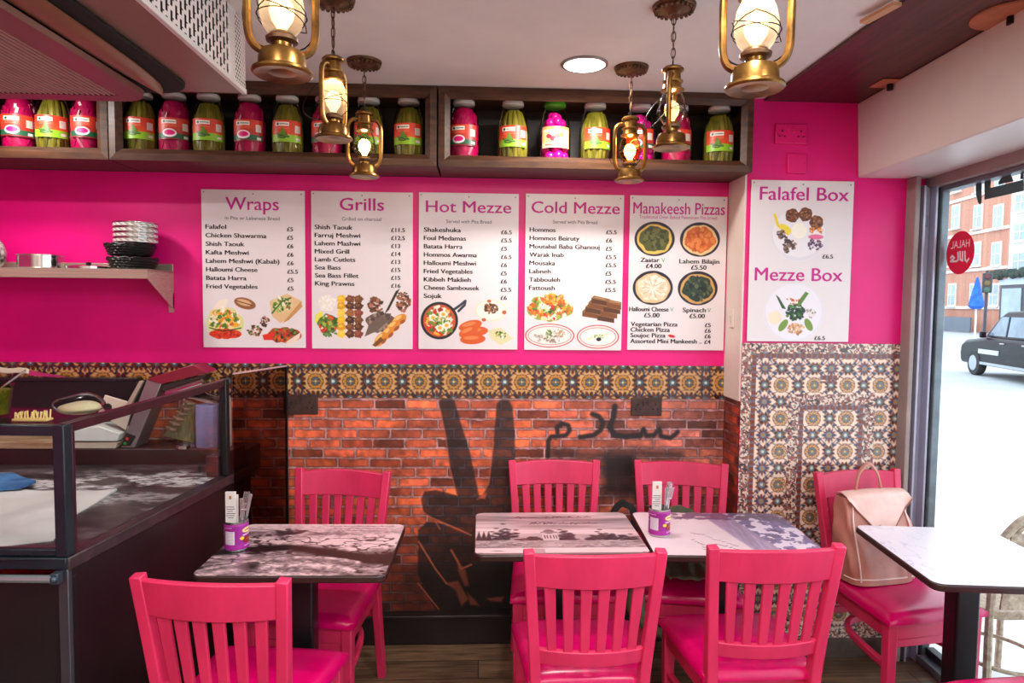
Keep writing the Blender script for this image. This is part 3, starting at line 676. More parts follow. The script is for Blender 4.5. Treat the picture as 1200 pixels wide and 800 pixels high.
# underside: flat flange, then the moulded panel with four louvres round the intake grille
fl = .17
cx0, cx1, cy0, cy1 = ax0 + .1, ax1 - .17, ay0 + .06, ay1 - .02
MB().bx(ax0, ax1 - .006, ay0, ay1 - .004, ACZ, ACZ + .02).build('flange', M_ACB, ac, world=True, bevel=.003)
def rrect(x0, x1, y0, y1, r, n=6):
    P = []
    for cx, cy, a0 in ((x1 - r, y1 - r, 0), (x0 + r, y1 - r, 90), (x0 + r, y0 + r, 180), (x1 - r, y0 + r, 270)):
        for k in range(n + 1): a = math.radians(a0 + 90 * k / n); P.append((cx + r * math.cos(a), cy + r * math.sin(a)))
    return P
MB().prism(rrect(cx0 - .02, cx1 + .02, cy0 - .02, cy1, .12), (ACZ - .012, ACZ), lambda u, v, w: (u, v, w)).build('outlet_recess', M_DARK, ac, world=True, bevel=.004)
def louvre(cx, cy, L, along_y):
    n = 10; P = []
    def fn(u, v):
        a = (u - .5) * L; wd = .085 * (1 - abs(2 * u - 1) ** 3.5) ** .7 + .004; b = (v - .5) * wd; z = ACZ - .02 - .012 * (1 - (2 * v - 1) ** 2)
        return (cx + b, cy + a, z) if along_y else (cx + a, cy + b, z)
    return MB().slab(fn, 16, 6, (0, 0, .005)).build('louvre', mat('louvre_plastic', (142, 94, 68), .3, var=.12), ac, world=True)
mxc, myc = (cx0 + cx1) / 2, (cy0 + cy1) / 2
louvre(cx1 - .075, myc + .04, 1.0, True); louvre(cx0 + .05, myc, .74, True); louvre(mxc, cy0 + .05, .66, False); louvre(mxc, cy1 - .05, .66, False) if False else None
gx0, gx1, gy0, gy1 = cx0 + .11, cx1 - .11, cy0 + .11, cy1 - .015
O = rrect(gx0, gx1, gy0, gy1, .10); I = rrect(gx0 + .09, gx1 - .09, gy0 + .08, gy1 - .06, .015); n = len(O)
vs = [(x, y, ACZ - .03) for x, y in O] + [(x * .985 + mxc * .015, y, ACZ - .045) for x, y in O] + [(x, y, ACZ - .045) for x, y in I] + [(x, y, ACZ - .02) for x, y in I]
fs = [(r * n + i, r * n + (i + 1) % n, (r + 1) * n + (i + 1) % n, (r + 1) * n + i) for r in range(3) for i in range(n)]
MB().add(vs, fs).build('grille_panel', mat('grille_panel_plastic', (116, 74, 66), .3, var=.15, scale=4), ac, world=True)
MB().bx(gx0 + .02, gx1 - .02, gy0 + .02, gy1 - .02, ACZ - .016, ACZ - .0125).build('filter', M_DARK, ac, world=True)
g = MB(); x = gx0 + .095
while x < gx1 - .09: g.bx(x, x + .0052, gy0 + .08, gy1 - .06, ACZ - .044, ACZ - .039); x += .0165
tag(g.build('grille', mat('grille_slats', (196, 152, 140), .35, var=.1), ac, world=True))

# ================================================================== LANTERNS
M_BRASS = mat('aged_brass', (172, 128, 66), .3, .9, c2=(92, 62, 30), scale=14); M_BRONZE = mat('dark_bronze', (112, 84, 62), .4, .85, var=.5, scale=20); M_IRON = mat('black_iron', (40, 34, 32), .45, .8, var=.3)
M_CLEAR = glass('lantern_glass', (255, 250, 240), .9); M_AMBER = glass('amber_glass', (255, 214, 140), .9); M_FROST = mat('frosted_glass', (250, 226, 186), .5, var=.05)
def frosted():
    if 'frost' in MATS: return MATS['frost']
    m = bpy.data.materials.new('frosted_lamp_glass'); MATS['frost'] = m; m.use_nodes = True; N = m.node_tree.nodes; K = m.node_tree.links; N.remove(N['Principled BSDF'])
    t = N.new('ShaderNodeBsdfTranslucent'); t.inputs['Color'].default_value = (1, .93, .82, 1); d = N.new('ShaderNodeBsdfTransparent'); d.inputs['Color'].default_value = (1, .95, .88, 1)
    x = N.new('ShaderNodeMixShader'); x.inputs[0].default_value = .26; K.new(d.outputs[0], x.inputs[1]); K.new(t.outputs[0], x.inputs[2]); K.new(x.outputs[0], N['Material Output'].inputs['Surface']); return m
def bulb_mat(k):
    return mat('glowing_bulb_%d' % int(k * 10), (255, 214, 150), .4, var=.02, emit=k)
def lantern(loc, rz, label, ztop, zbase, lit, glass_m, tilt=0, chain=True):
    """hurricane lantern; ztop: top of its hood, zbase: bottom of its tank (heights above the floor)"""
    t = thing('hanging_lantern', label, 'lantern', (loc[0], loc[1], CEIL), rz, 'hurricane lanterns hanging from the ceiling')
    s = (ztop - zbase) / .255; B = zbase - CEIL
    z = lambda q: B + q * s; r = lambda q: q * s
    MB().lathe([(0, -.03), (.02, -.03), (.026, -.024), (.05, -.018), (.066, -.008), (.068, 0)], 32).build('ceiling_rose', M_BRONZE, t)
    bd = MB(); [bd.ball((.057 * math.cos(2 * PI * k / 22), .057 * math.sin(2 * PI * k / 22), -.0155), .0065, 6, 4) for k in range(22)]; bd.build('rose_beading', M_BRONZE, t)
    top = z(.255) + r(.028); zz = -.03; ch = MB(); k = 0; n = max(2, round((zz - top) / .026)); st_ = (zz - top) / n
    for k in range(n):
        c = zz - st_ * (k + .5); P = []
        for a in range(12):
            w = 2 * PI * a / 12; u, v = .0065 * math.cos(w), (st_ * .5 + .004) * math.sin(w); P.append((u, 0, c + v) if k % 2 else (0, u, c + v))
        ch.tube(P, .0019, 5, True)
    ch.tube([(0, 0, zz), (.003, .002, (zz + top) / 2), (0, 0, top)], .0014, 5); ch.build('chain', M_BRONZE, t)
    MB().lathe([(r(a), z(b)) for a, b in ((.03, .004), (.054, 0), (.058, .004), (.057, .009), (.046, .014), (.045, .032), (.041, .044), (.026, .05), (.02, .053), (.02, .062))], 36).lathe([(r(.012), z(.002)), (r(.03), z(.0045))], 24).build('oil_tank', M_BRASS, t)
    MB().lathe([(r(a), z(b)) for a, b in ((.02, .06), (.03, .064), (.031, .07), (.024, .074), (.022, .08))], 28).build('burner', M_BRONZE, t)
    MB().lathe([(r(a), z(b)) for a, b in ((.024, .076), (.036, .092), (.0415, .112), (.042, .132), (.037, .155), (.029, .172), (.026, .178))], 32, caps=False).build('globe', glass_m, t)
    MB().lathe([(r(a), z(b)) for a, b in ((.028, .176), (.036, .178), (.037, .182), (.029, .186), (.027, .2), (.032, .204), (.033, .208), (.026, .211), (.025, .236), (.034, .24), (.035, .245), (.028, .252), (.012, .255), (0, .255))], 32).build('hood', M_BRASS, t)
    for sd in (-1, 1):
        P = smooth_path([(sd * r(a), 0, z(b)) for a, b in ((.02, .222), (.042, .222), (.058, .208), (.063, .18), (.063, .12), (.062, .08), (.054, .054), (.038, .042))], 5)
        MB().tube(P, r(.0078), 10, up=(0, 1, 0)).build('side_tube', M_BRASS, t)
    wr_ = MB()
    for a0 in (0, PI / 2):
        for sg in (-1, 1):
            P = [(r(.046) * math.cos(a0 + sg * w), r(.046) * math.sin(a0 + sg * w), z(.088 + .05 * q)) for q, w in [(i / 8, PI * i / 8) for i in range(9)]]; wr_.tube(P, r(.0011), 5)
    wr_.tube([(r(.047) * math.cos(w), r(.047) * math.sin(w), z(.112)) for w in np.linspace(0, 2 * PI, 28)[:-1]], r(.0012), 5, True); wr_.build('wire_guard', M_IRON, t)
    bl = smooth_path([(-r(.06), r(.002), z(.165)), (-r(.07), r(.045), z(.12)), (-r(.05), r(.075), z(.085)), (0, r(.085), z(.075)), (r(.05), r(.075), z(.085)), (r(.07), r(.045), z(.12)), (r(.06), r(.002), z(.165))], 4)
    MB().tube(bl, r(.0017), 5).build('bail_handle', M_IRON, t)
    MB().tube([(0, 0, z(.253)), (0, 0, top + .004)], r(.0022), 6).tube([(r(.008) * math.cos(w), 0, z(.262) + r(.012) * math.sin(w)) for w in np.linspace(0, 2 * PI, 13)[:-1]], r(.0018), 5, True).build('hook', M_IRON, t)
    MB().lathe([(r(a), z(b)) for a, b in ((.008, .08), (.01, .09), (.02, .105), (.024, .12), (.021, .136), (.012, .146), (0, .149))], 20).build('bulb', bulb_mat(lit), t)
    return t
LT = [((-.390, 1.345), .35, 'big brass lantern nearest the air conditioner, only its lower half in view', 2.345, 2.09, 3, 'f'),
      ((-.463, 2.133), 1.2, 'frosted brass lantern on a long chain in front of the middle shelf', 2.41, 2.155, 2.5, 'f'),
      ((-.46, 2.669), .2, 'small lantern with a round bulb and full rose, in front of the middle shelf', 2.395, 2.14, 9, 'c'),
      ((.586, 2.656), .1, 'amber lit lantern hanging before the jar shelf beside the downlight', 2.395, 2.14, 12, 'a'),
      ((.597, 2.112), 1.15, 'unlit-looking clear glass lantern on a chain close to the pier', 2.4, 2.145, 1.5, 'c'),
      ((.548, 1.345), -.4, 'big bright brass lantern near the wooden ceiling boards, top cut off', 2.345, 2.085, 4, 'f')]
for (xy, rz, lb, zt, zb, lit, gk) in LT:
    lantern(xy, rz, lb, zt, zb, lit, {'f': frosted(), 'c': M_CLEAR, 'a': M_AMBER}[gk])
    point_light('lantern_lamp', (xy[0], xy[1], zb + .168), {3: .4, 2.5: .5, 4: .7, 9: .5, 12: 1.0, 1.5: .25}[lit], .012)
# recessed downlight
dl = thing('recessed_downlight', 'round recessed downlight glowing in the ceiling', 'light', (.396, 2.633, CEIL))
MB().lathe([(.082, -.008), (.092, -.004), (.092, 0)], 40, caps=False).lathe([(.078, -.001), (.082, -.008)], 40, caps=False).build('bezel', mat('downlight_bezel', (150, 150, 150), .3, .8), dl)
MB().lathe([(.078, -.006), (.078, -.001)], 36).build('diffuser', mat('downlight_diffuser', (255, 252, 248), .4, var=0, emit=6), dl)

# ================================================================== MENU BOARDS
M_BOARD = mat('white_menu_board', (232, 224, 224), .35, var=.03, scale=2); M_TITLE = mat('magenta_ink', (200, 20, 140), .5, var=.02); M_INK = mat('black_ink', (24, 20, 22), .5, var=.02)
M_SUBI = mat('grey_ink', (84, 76, 80), .5, var=.02); M_GREENI = mat('green_ink', (30, 160, 90), .5, var=.02); M_PHOTO = painted('printed_photo', .4); M_STUD = mat('steel_stud', (90, 84, 84), .3, .9)
def blob(c, x, y, rx, ry, cols, n=26, base=None, seed=0):
    r = random.Random(seed + int(x * 7 + y * 3)); 
    if base: c.ell(x, y, rx, ry, base, wob=.06)
    for _ in range(int(n * 1.9)):
        a, q = r.uniform(0, 2 * PI), math.sqrt(r.random()) * .9; s_ = r.uniform(.07, .17) * min(rx, ry) + .3
        c.ell(x + rx * q * math.cos(a), y + ry * q * math.sin(a), s_ * r.uniform(.8, 1.8), s_, r.choice(cols), .95, rot=r.uniform(0, 3), wob=.12)
GRN = [(70, 120, 40), (110, 150, 50), (40, 84, 30), (160, 190, 70)]; RED = [(206, 50, 30), (230, 96, 44), (160, 30, 24)]; WHT = [(246, 236, 214), (236, 216, 170), (252, 246, 232)]; BRN = [(120, 70, 34), (84, 46, 24), (160, 100, 50), (60, 34, 20)]; ORG = [(226, 130, 30), (240, 170, 40), (200, 96, 20)]
def food_wraps(c):
    c.poly([(247, 363), (255, 352), (266, 350), (262, 366)], (244, 230, 210)); c.ell(262, 378, 22, 18, (214, 224, 150), wob=.05); blob(c, 262, 374, 19, 13, WHT + ORG + GRN[:2], 40, (238, 214, 130)); blob(c, 262, 391, 19, 6, RED, 18, (216, 60, 30)); c.line([(244, 384), (260, 388), (281, 384)], 1.2, (40, 70, 20))
    c.ell(286, 355, 13, 6.5, (150, 96, 56), rot=.25); c.ell(285, 354, 9, 3.6, (220, 176, 130), rot=.25); c.line([(276, 352), (294, 357)], 1, (70, 36, 20))
    c.poly([(315, 352), (336, 343), (354, 352), (352, 360), (328, 378), (318, 370)], (226, 190, 140)); blob(c, 330, 356, 12, 9, WHT + GRN + BRN[2:3], 30, (226, 206, 150)); c.line([(318, 366), (330, 352), (340, 348)], 2, (70, 110, 40)); c.poly([(330, 378), (352, 352), (354, 358), (338, 374)], (200, 150, 90))
    blob(c, 297, 387, 9, 7, BRN + [(206, 180, 150)] + GRN[:1], 22); blob(c, 309, 376, 6, 6, BRN + [(190, 120, 140)] + GRN[:1], 14); blob(c, 332, 392, 20, 9, BRN + RED + GRN[:2], 40, (170, 76, 40)); c.poly([(334, 400), (352, 388), (350, 396), (338, 404)], (240, 220, 196)); c.poly([(306, 392), (322, 388), (318, 398), (308, 398)], (226, 50, 30))
def food_grills(c):
    blob(c, 383, 355, 10, 9, [(250, 248, 240), (238, 232, 216)], 30, (244, 240, 228)); c.poly([(370, 368), (378, 364), (376, 380), (369, 378)], (236, 226, 70)); blob(c, 384, 379, 12, 11, GRN + RED + WHT[:1], 40, (70, 120, 50)); blob(c, 386, 390, 9, 5, GRN[:3], 18)
    for x, cs in ((400, [(244, 190, 40), (226, 160, 20), (250, 210, 80)]), (410, BRN), (420, BRN[:2] + [(140, 64, 44)])):
        for i in range(6): c.ell(x, 350 + i * 8.2, 5.2, 4.6, cs[i % len(cs)], wob=.1); c.ell(x - 1, 349 + i * 8.2, 2.5, 1.6, tuple(min(255, v + 40) for v in cs[0]), .6)
    blob(c, 440, 357, 10, 10, BRN + [(176, 110, 90)], 30); blob(c, 473, 352, 9, 13, BRN + [(176, 110, 90)], 30); c.poly([(464, 340), (469, 337), (456, 362), (450, 368)], (44, 36, 34)); blob(c, 446, 377, 17, 12, [(110, 90, 76), (70, 54, 46), (160, 140, 120), (90, 70, 60)], 50, (96, 78, 66))
    c.poly([(427, 394), (432, 380), (448, 368), (455, 376), (440, 388)], (110, 92, 80))
    for x, y, r in ((468, 374, .6), (461, 382, .7), (454, 390, .8), (446, 397, .9)): c.ell(x, y, 10, 5.5, (222, 140, 50), rot=-r); c.ell(x - 2, y - 2, 6, 2, (250, 196, 110), rot=-r); c.ell(x + 4, y + 2, 4, 2, (170, 84, 30), rot=-r)
    c.poly([(436, 404), (446, 394), (450, 398), (440, 406)], (120, 76, 30))
def food_hot(c):
    c.line([(533, 362), (540, 357), (546, 352), (545, 357), (538, 364)], 3, (50, 52, 70)); c.ell(515.5, 375.5, 22, 22, (34, 32, 38)); c.ell(515.5, 375.5, 19, 19, (206, 86, 50)); blob(c, 515.5, 375.5, 17, 17, RED + WHT + GRN[:2] + [(240, 190, 60)], 60)
    for x, y in ((508, 372), (520, 368), (516, 384), (524, 381)): c.ell(x, y, 5, 4.4, (250, 240, 222), wob=.1); c.ell(x, y, 2.2, 2, (246, 180, 40))
    blob(c, 512, 377, 5, 6, GRN, 9); blob(c, 520, 374, 4, 4, GRN, 7)
    c.ell(576, 363, 19, 13, (236, 222, 196)); c.ell(576, 363, 17, 11, (246, 238, 222)); blob(c, 576, 361, 9, 6.5, BRN, 26); c.ell(592, 365, 2.6, 2.4, (190, 90, 50)); c.ell(568, 374, 2.6, 2, (190, 90, 50)); c.ell(574, 352, 2.4, 1.8, (190, 90, 50))
    for x, y, rx, r in ((552, 381, 14, -.25), (558, 388, 15, -.1), (550, 388, 12, -.4), (555, 397, 15, -.05)): c.ell(x, y, rx, 6, (214, 90, 34), rot=r); c.ell(x - 2, y - 1.6, rx * .6, 2.2, (238, 130, 70), rot=r)
    c.poly([(573, 386), (588, 383), (603, 396), (588, 404), (576, 396)], (236, 214, 166)); blob(c, 588, 392, 8, 5, WHT + GRN + [(190, 110, 60)], 22)
def food_cold(c):
    blob(c, 645, 361, 26, 15, GRN + RED + WHT + ORG, 90, (150, 160, 60)); blob(c, 650, 350, 14, 8, ORG + [(236, 190, 110)], 28); blob(c, 668, 361, 6, 5, ORG, 8)
    for i in range(4):
        for j in range(2): x, y = 684 + i * 3.5 + j * 18, 364 - i * 5.2 + j * 4.5; c.poly([(x, y), (x + 20, y + 4), (x + 20, y + 9), (x, y + 6)], BRN[(i + j) % 2]); c.poly([(x, y), (x + 3, y - 3), (x + 22, y + 1), (x + 20, y + 4)], (140, 92, 50)); c.line([(x + 4, y - 1), (x + 16, y + 1)], .8, (206, 170, 110), .7)
    for x, y, rx in ((646, 393, 29), (703, 394, 25)): c.ell(x, y, rx, 14, (190, 40, 40)); c.ell(x, y, rx - 1.2, 13, (240, 228, 222)); c.ell(x, y, rx - 3.4, 11, (206, 60, 56)); c.ell(x, y, rx - 4, 10.4, (238, 230, 222))
    blob(c, 644, 395, 20, 7, [(180, 172, 160), (220, 214, 204), (246, 240, 232), (140, 126, 110)], 60); blob(c, 657, 390, 8, 5, [(196, 168, 130), (170, 140, 100)], 12); blob(c, 645, 391, 4, 6, GRN, 10)
    c.ell(703, 394, 17, 8, (248, 244, 230)); blob(c, 703, 394, 8, 3, GRN, 8); c.ell(704, 397, 3, 2.2, (30, 28, 30)); blob(c, 693, 397, 4, 2, [(236, 220, 120)], 5); blob(c, 712, 391, 4, 2, [(236, 220, 120)], 5)
def food_pizza(c):
    for x, y, rim, cols, base in ((767.5, 280, (226, 190, 90), [(86, 90, 40), (60, 66, 28), (110, 110, 56)], (84, 86, 40)), (820.7, 280, (236, 200, 140), [(214, 110, 40), (190, 84, 30), (230, 140, 70)], (206, 104, 44)), (766.6, 337, (226, 190, 140), [(240, 228, 204), (226, 206, 170), (250, 242, 226)], (236, 220, 190)), (819.5, 337, (206, 160, 90), [(30, 50, 36), (44, 64, 44), (20, 30, 24), (90, 100, 70)], (40, 56, 40))):
        c.ell(x, y, 23.5, 20, (36, 30, 44)); c.ell(x, y + .5, 20.5, 17.5, rim, wob=.02); blob(c, x, y, 17.5, 14.5, cols, 46, base)
    for k in range(10): a = k * PI / 5; c.line([(766.6 + 4 * math.cos(a), 337 + 4 * math.sin(a)), (766.6 + 14 * math.cos(a), 337 + 12 * math.sin(a))], .9, (190, 160, 120), .7)
    c.ell(790, 393.5, 4.2, 1.7, (200, 30, 30), rot=.2)
def food_box(c):
    c.ell(937, 275, 33, 30, (226, 222, 226)); c.ell(937, 273, 31, 28, (236, 232, 234)); c.line([(908, 252), (912, 264), (924, 274)], 3, (236, 206, 40)); c.ell(921, 268, 8, 4, (240, 216, 60), rot=.6)
    for x, y in ((928.5, 252.5), (944, 251), (957, 260)): c.ell(x, y, 8, 8, (110, 60, 34), wob=.04); blob(c, x, y, 6, 6, BRN + [(180, 120, 70)], 20)
    blob(c, 917, 276, 7, 7, [(60, 46, 44), (90, 64, 56), (150, 110, 90)], 16); blob(c, 926, 288, 9, 9, [(60, 46, 44), (90, 64, 56), (150, 110, 90)], 18); c.ell(937, 270, 9, 9, (248, 244, 226)); blob(c, 957, 270, 9, 5, ORG, 16); c.ell(957, 277, 9, 3, (230, 110, 150)); blob(c, 955, 285, 10, 8, [(70, 40, 70), (240, 230, 236), (110, 70, 100)], 26)
    c.ell(934, 366, 35, 35, (228, 224, 230)); c.ell(934, 365, 33, 33, (236, 232, 238)); c.poly([(912, 345), (916, 348), (925, 362), (920, 361)], (50, 84, 40)); c.poly([(951, 343), (947, 341), (936, 356), (940, 360)], (90, 130, 50)); blob(c, 936, 365, 12, 10, GRN[:1] + [(30, 56, 40), (20, 44, 30)], 40); blob(c, 932, 352, 9, 4, WHT + RED, 16); c.ell(912, 372, 8, 8, (240, 226, 196)); blob(c, 954, 367, 7, 6, [(226, 220, 210), (150, 140, 130)], 14)
    blob(c, 937, 385, 11, 7, [(206, 150, 100), (176, 110, 70), (230, 190, 140)], 26); c.ell(922, 381, 4, 8, (120, 150, 60), rot=.6); c.ell(952, 380, 4, 8, (120, 150, 60), rot=-.5)
def words_apart(body, ua, base, wd, cap, P, t):
    V, Fs = text_mesh(body, 0); x0, x1 = V[:, 0].min(), V[:, 0].max(); sc = cap / .73; sx = wd / (x1 - x0)
    cut = text_mesh(body.split(' ')[0], 0)[0][:, 0].max() + .02
    for side in ((0, 1) if ' ' in body else (0,)):
        fs = [f for f in Fs if (V[f[0], 0] > cut) == bool(side)] if ' ' in body else Fs
        used = sorted({i for f in fs for i in f}); ix = {i: k for k, i in enumerate(used)}
        mb = MB()
        for sh in (-.012, .012): mb.add([P(ua + (V[i, 0] - x0 + sh) * sx, base - (V[i, 1] + sh * .4) * sc, .0004 if sh > 0 else 0) for i in used], [tuple(ix[i] for i in f) for f in fs])
        mb.build('title_word', M_TITLE, t, fix=False, smooth=0)
def menu(x0, y0, x1, y1, yw, label, title, tw, sub, items, prices, food, fbox, extra=()):
    a, b = W(x0, y0, yw), W(x1, y1, yw); g = 'wall menu boards'
    X0, X1, Z1, Z0 = a.x, W(x1, y0, yw).x, (a.z + W(x1, y0, yw).z) / 2, (W(x0, y1, yw).z + b.z) / 2
    t = thing('menu_board', label, 'menu board', ((X0 + X1) / 2, yw, Z0), 0, g)
    L = Vector(t.location)
    MB().bx(X0, X1, yw - .009, yw - .004, Z0, Z1).build('board', M_BOARD, t, world=True, bevel=.001)
    yf = yw - .0098
    def P(u, v, o=0): return Vector((X0 + (u - x0) / (x1 - x0) * (X1 - X0), yf - o, Z1 - (v - y0) / (y1 - y0) * (Z1 - Z0))) - L
    for body, ua, ub, base, cap in tw: words_apart(body, ua, base, ub - ua, cap, P, t)
    if sub:
        mb = MB(); lettering(mb, sub[0], sub[1], sub[3], sub[2] - sub[1], 4.2, P, 0); mb.build('subtitle', M_SUBI if sub[4:] == () else M_TITLE, t, fix=False, smooth=0)
    for body, u, base, wd in items: mb = MB(); lettering(mb, body, u, base, wd, 5.4, P, 0, natural=1.13, heavy=True); mb.build('menu_item', M_INK, t, fix=False, smooth=0)
    for body, u, base in prices: mb = MB(); lettering(mb, body, u, base, None, 5.0, P, 0, natural=1.1, heavy=True); mb.build('price', M_INK, t, fix=False, smooth=0)
    if extra:
        
        for bo, u, ba in extra: mb = MB(); lettering(mb, bo, u, ba, None, 5.2, P, 0); mb.build('vegetarian_mark', M_GREENI, t, fix=False, smooth=0)
    c = CV(*fbox, 2.6, (236, 229, 229)); food(c); Lw = (fbox[0], fbox[2], fbox[1], fbox[3])
    def fm(U, V):
        u, v = fbox[0] + U * (fbox[2] - fbox[0]), fbox[1] + V * (fbox[3] - fbox[1])
        return X0 + (u - x0) / (x1 - x0) * (X1 - X0), yf + .0003 + 0 * U, Z1 - (v - y0) / (y1 - y0) * (Z1 - Z0)
    keep = np.abs(c.a - np.array((236, 229, 229))).sum(-1) > 1
    k2 = keep.copy(); k2[:-1] |= keep[1:]; k2[:, :-1] |= keep[:, 1:]; k2[1:] |= keep[:-1]
    raster('food_pictures', c.a, fm, M_PHOTO, t, world=True, keep=k2)
    s = MB()
    for u, v in ((x0 + 3, y0 + 3), ((x0 + x1) / 2, y0 + 4.5), (x1 - 4, y0 + 4)): s.ball(P(u, v), .003, 8, 5)
    s.build('studs', M_STUD, t)
rows = lambda names, u, b, d, wd={}: [(n, u, b + i * d, wd.get(i)) for i, n in enumerate(names)]
prs = lambda ps, u, b, d: [(p, u, b + i * d) for i, p in enumerate(ps)]
menu(236.5, 223, 357.5, 407, 3.2, 'white Wraps menu board, nearest the steel shelf', 'Wraps', [('Wraps', 265, 327, 246, 15.5)], ('in Pita or Lebanese Bread', 264, 328, 257.5),
     rows(['Falafel', 'Chicken Shawarma', 'Shish Taouk', 'Kafta Meshwi', 'Lahem Meshwi (Kabab)', 'Halloumi Cheese', 'Batata Harra', 'Fried Vegetables'], 241, 268.5, 9.9, {0: 24, 1: 71, 2: 45, 3: 50, 4: 86, 5: 60, 6: 47, 7: 60}), prs(['£5', '£5', '£6', '£6', '£6', '£5.5', '£5', '£5'], 336.5, 270, 9.9), food_wraps, (239, 341, 357, 406))
menu(365, 225, 484, 408.5, 3.2, 'white Grills menu board with skewers pictured', 'Grills', [('Grills', 398.5, 450, 246.5, 15)], ('Grilled on charcoal', 401, 447, 258.5),
     rows(['Shish Taouk', 'Farruj Meshwi', 'Lahem Mashwi', 'Mixed Grill', 'Lamb Cutlets', 'Sea Bass', 'Sea Bass Fillet', 'King Prawns'], 369, 269, 9.35, {0: 44, 1: 53, 2: 53, 3: 40, 4: 47, 5: 30, 6: 51, 7: 46}), prs(['£11.5', '£12.5', '£13', '£14', '£13', '£15', '£15', '£16'], 458.5, 271, 9.3), food_grills, (367, 336, 482, 407))
menu(491, 226.5, 608, 409, 3.2, 'white Hot Mezze menu board with a frying pan pictured', 'Hot Mezze', [('Hot Mezze', 499.5, 599, 249, 14)], ('Served with Pita Bread', 523, 576, 261.5),
     rows(['Shakeshuka', 'Foul Medamas', 'Batata Harra', 'Hommos Awarma', 'Halloumi Meshwi', 'Fried Vegetables', 'Kibbeh Maklieh', 'Cheese Sambousek', 'Sojuk'], 497, 272, 9.62, {0: 43, 1: 49, 2: 45, 3: 62, 4: 61, 5: 57, 6: 55, 7: 65, 8: 21}), prs(['£6.5', '£5.5', '£5', '£6.5', '£6', '£5', '£6', '£5.5', '£6'], 587.5, 273.5, 9.6), food_hot, (492, 350, 606, 407))
menu(616, 228, 731, 410, 3.2, 'white Cold Mezze menu board with salad and dips pictured', 'Cold Mezze', [('Cold Mezze', 623, 726, 250, 14)], ('Served with Pita Bread', 648, 700, 262),
     rows(['Hommos', 'Hommos Beiruty', 'Moutabal Baba Ghanouj', 'Warak Inab', 'Mousaka', 'Labneh', 'Tabbouleh', 'Fattoush'], 621, 272, 9.65, {0: 30, 1: 58, 2: 82, 3: 40, 4: 30, 5: 25, 6: 36, 7: 30}), prs(['£5.5', '£6', '£5', '£5.5', '£5.5', '£5', '£5.5', '£5.5'], 710.5, 273.5, 9.65), food_cold, (617, 341, 730, 409))
menu(738, 230, 852, 410, 3.2, 'white Manakeesh Pizzas menu board beside the cream corner strip', 'Manakeesh Pizzas', [('Manakeesh Pizzas', 742, 849, 251, 14)], ('Traditional Oven Baked Palestinian Flat bread', 749, 840, 256.5, 1),
     [('Zaatar', 751.5, 307, 22), ('£4.00', 758, 314, 18), ('Lahem Bilajin', 797, 308, 47), ('£5.50', 811, 315, 18), ('Halloumi Cheese', 739.5, 364.5, 46), ('£5.00', 757, 371.5, 18), ('Spinach', 802.5, 365, 27), ('£5.00', 810.5, 372, 18), ('Vegetarian Pizza', 741.5, 382, 55), ('Chicken Pizza', 741.5, 388.5, 46), ('Soujoc Pizza', 741.5, 395.2, 41), ('Assorted Mini Mankeesh ..', 741.5, 402, 84)],
     prs(['£5', '£6', '£6', '£4'], 829, 382.5, 6.6), food_pizza, (742, 258, 848, 397), [('V', 776, 307), ('V', 787.5, 364.5), ('V', 831.5, 365)])
menu(880, 212, 1000, 400, 3.0, 'white Falafel Box and Mezze Box board on the projecting pier', 'Box', [('Falafel Box', 890, 994, 234.8, 16), ('Mezze Box', 887, 990, 328.5, 16)], None,
     [], [('£6.5', 965.5, 302), ('£6.5', 959.5, 398)], food_box, (898, 240, 975, 399))

# ------------------------------------------------------------------ sockets and switches
M_PKG = mat('painted_pink_plastic', (226, 6, 112), .4, var=.05); M_OLDS = mat('dark_printed_socket', (66, 40, 34), .5, var=.5, scale=30)
def socket(px, py, yw, wd, ht, m, label, dbl=True):
    p = W(px, py, yw); t = thing('wall_socket' if dbl else 'blank_plate', label, 'socket' if dbl else 'cover plate', (p.x, yw, p.z))
    MB().box((0, -.007, 0), (wd, .014, ht)).build('plate', m, t, bevel=.003)
    if dbl:
        for sx in (-1, 1):
            MB().box((sx * .012, -.016, ht * .2), (.014, .006, .022)).build('rocker', m, t, bevel=.002)
            hl = MB(); hl.box((sx * .043, -.0145, .012), (.005, .002, .010)); hl.box((sx * .043 - .011, -.0145, -.012), (.008, .002, .005)); hl.box((sx * .043 + .011, -.0145, -.012), (.008, .002, .005)); hl.build('pin_holes', M_DARK, t)
    sc = MB(); [sc.ball((q * (wd / 2 - .012), -.0145, 0), .003, 8, 4) for q in (-1, 1)]; sc.build('screws', m, t)
socket(926, 157.5, 3.0, .147, .088, M_PKG, 'pink-painted double socket high on the pier')
socket(933, 192, 3.0, .088, .088, M_PKG, 'pink-painted square blank plate below the double socket', False)
socket(757, 476, 3.197, .15, .088, M_OLDS, 'dark brown double socket on the brick mural beside the black lettering')
socket(353, 474, 3.197, .16, .09, M_OLDS, 'dark brown double socket on the brick partly behind the tinted screen')
p = W(858.5, 373, 3.14); t = thing('light_switch', 'narrow cream switch on the corner strip next to the pizza menu', 'switch', (1.192, 3.10, p.z))
MB().box((-.004, 0, 0), (.008, .04, .085)).build('plate', M_CREAM, t, bevel=.002); MB().box((-.010, 0, 0), (.006, .014, .03)).build('rocker', mat('worn_white', (206, 196, 190), .4), t, bevel=.001)
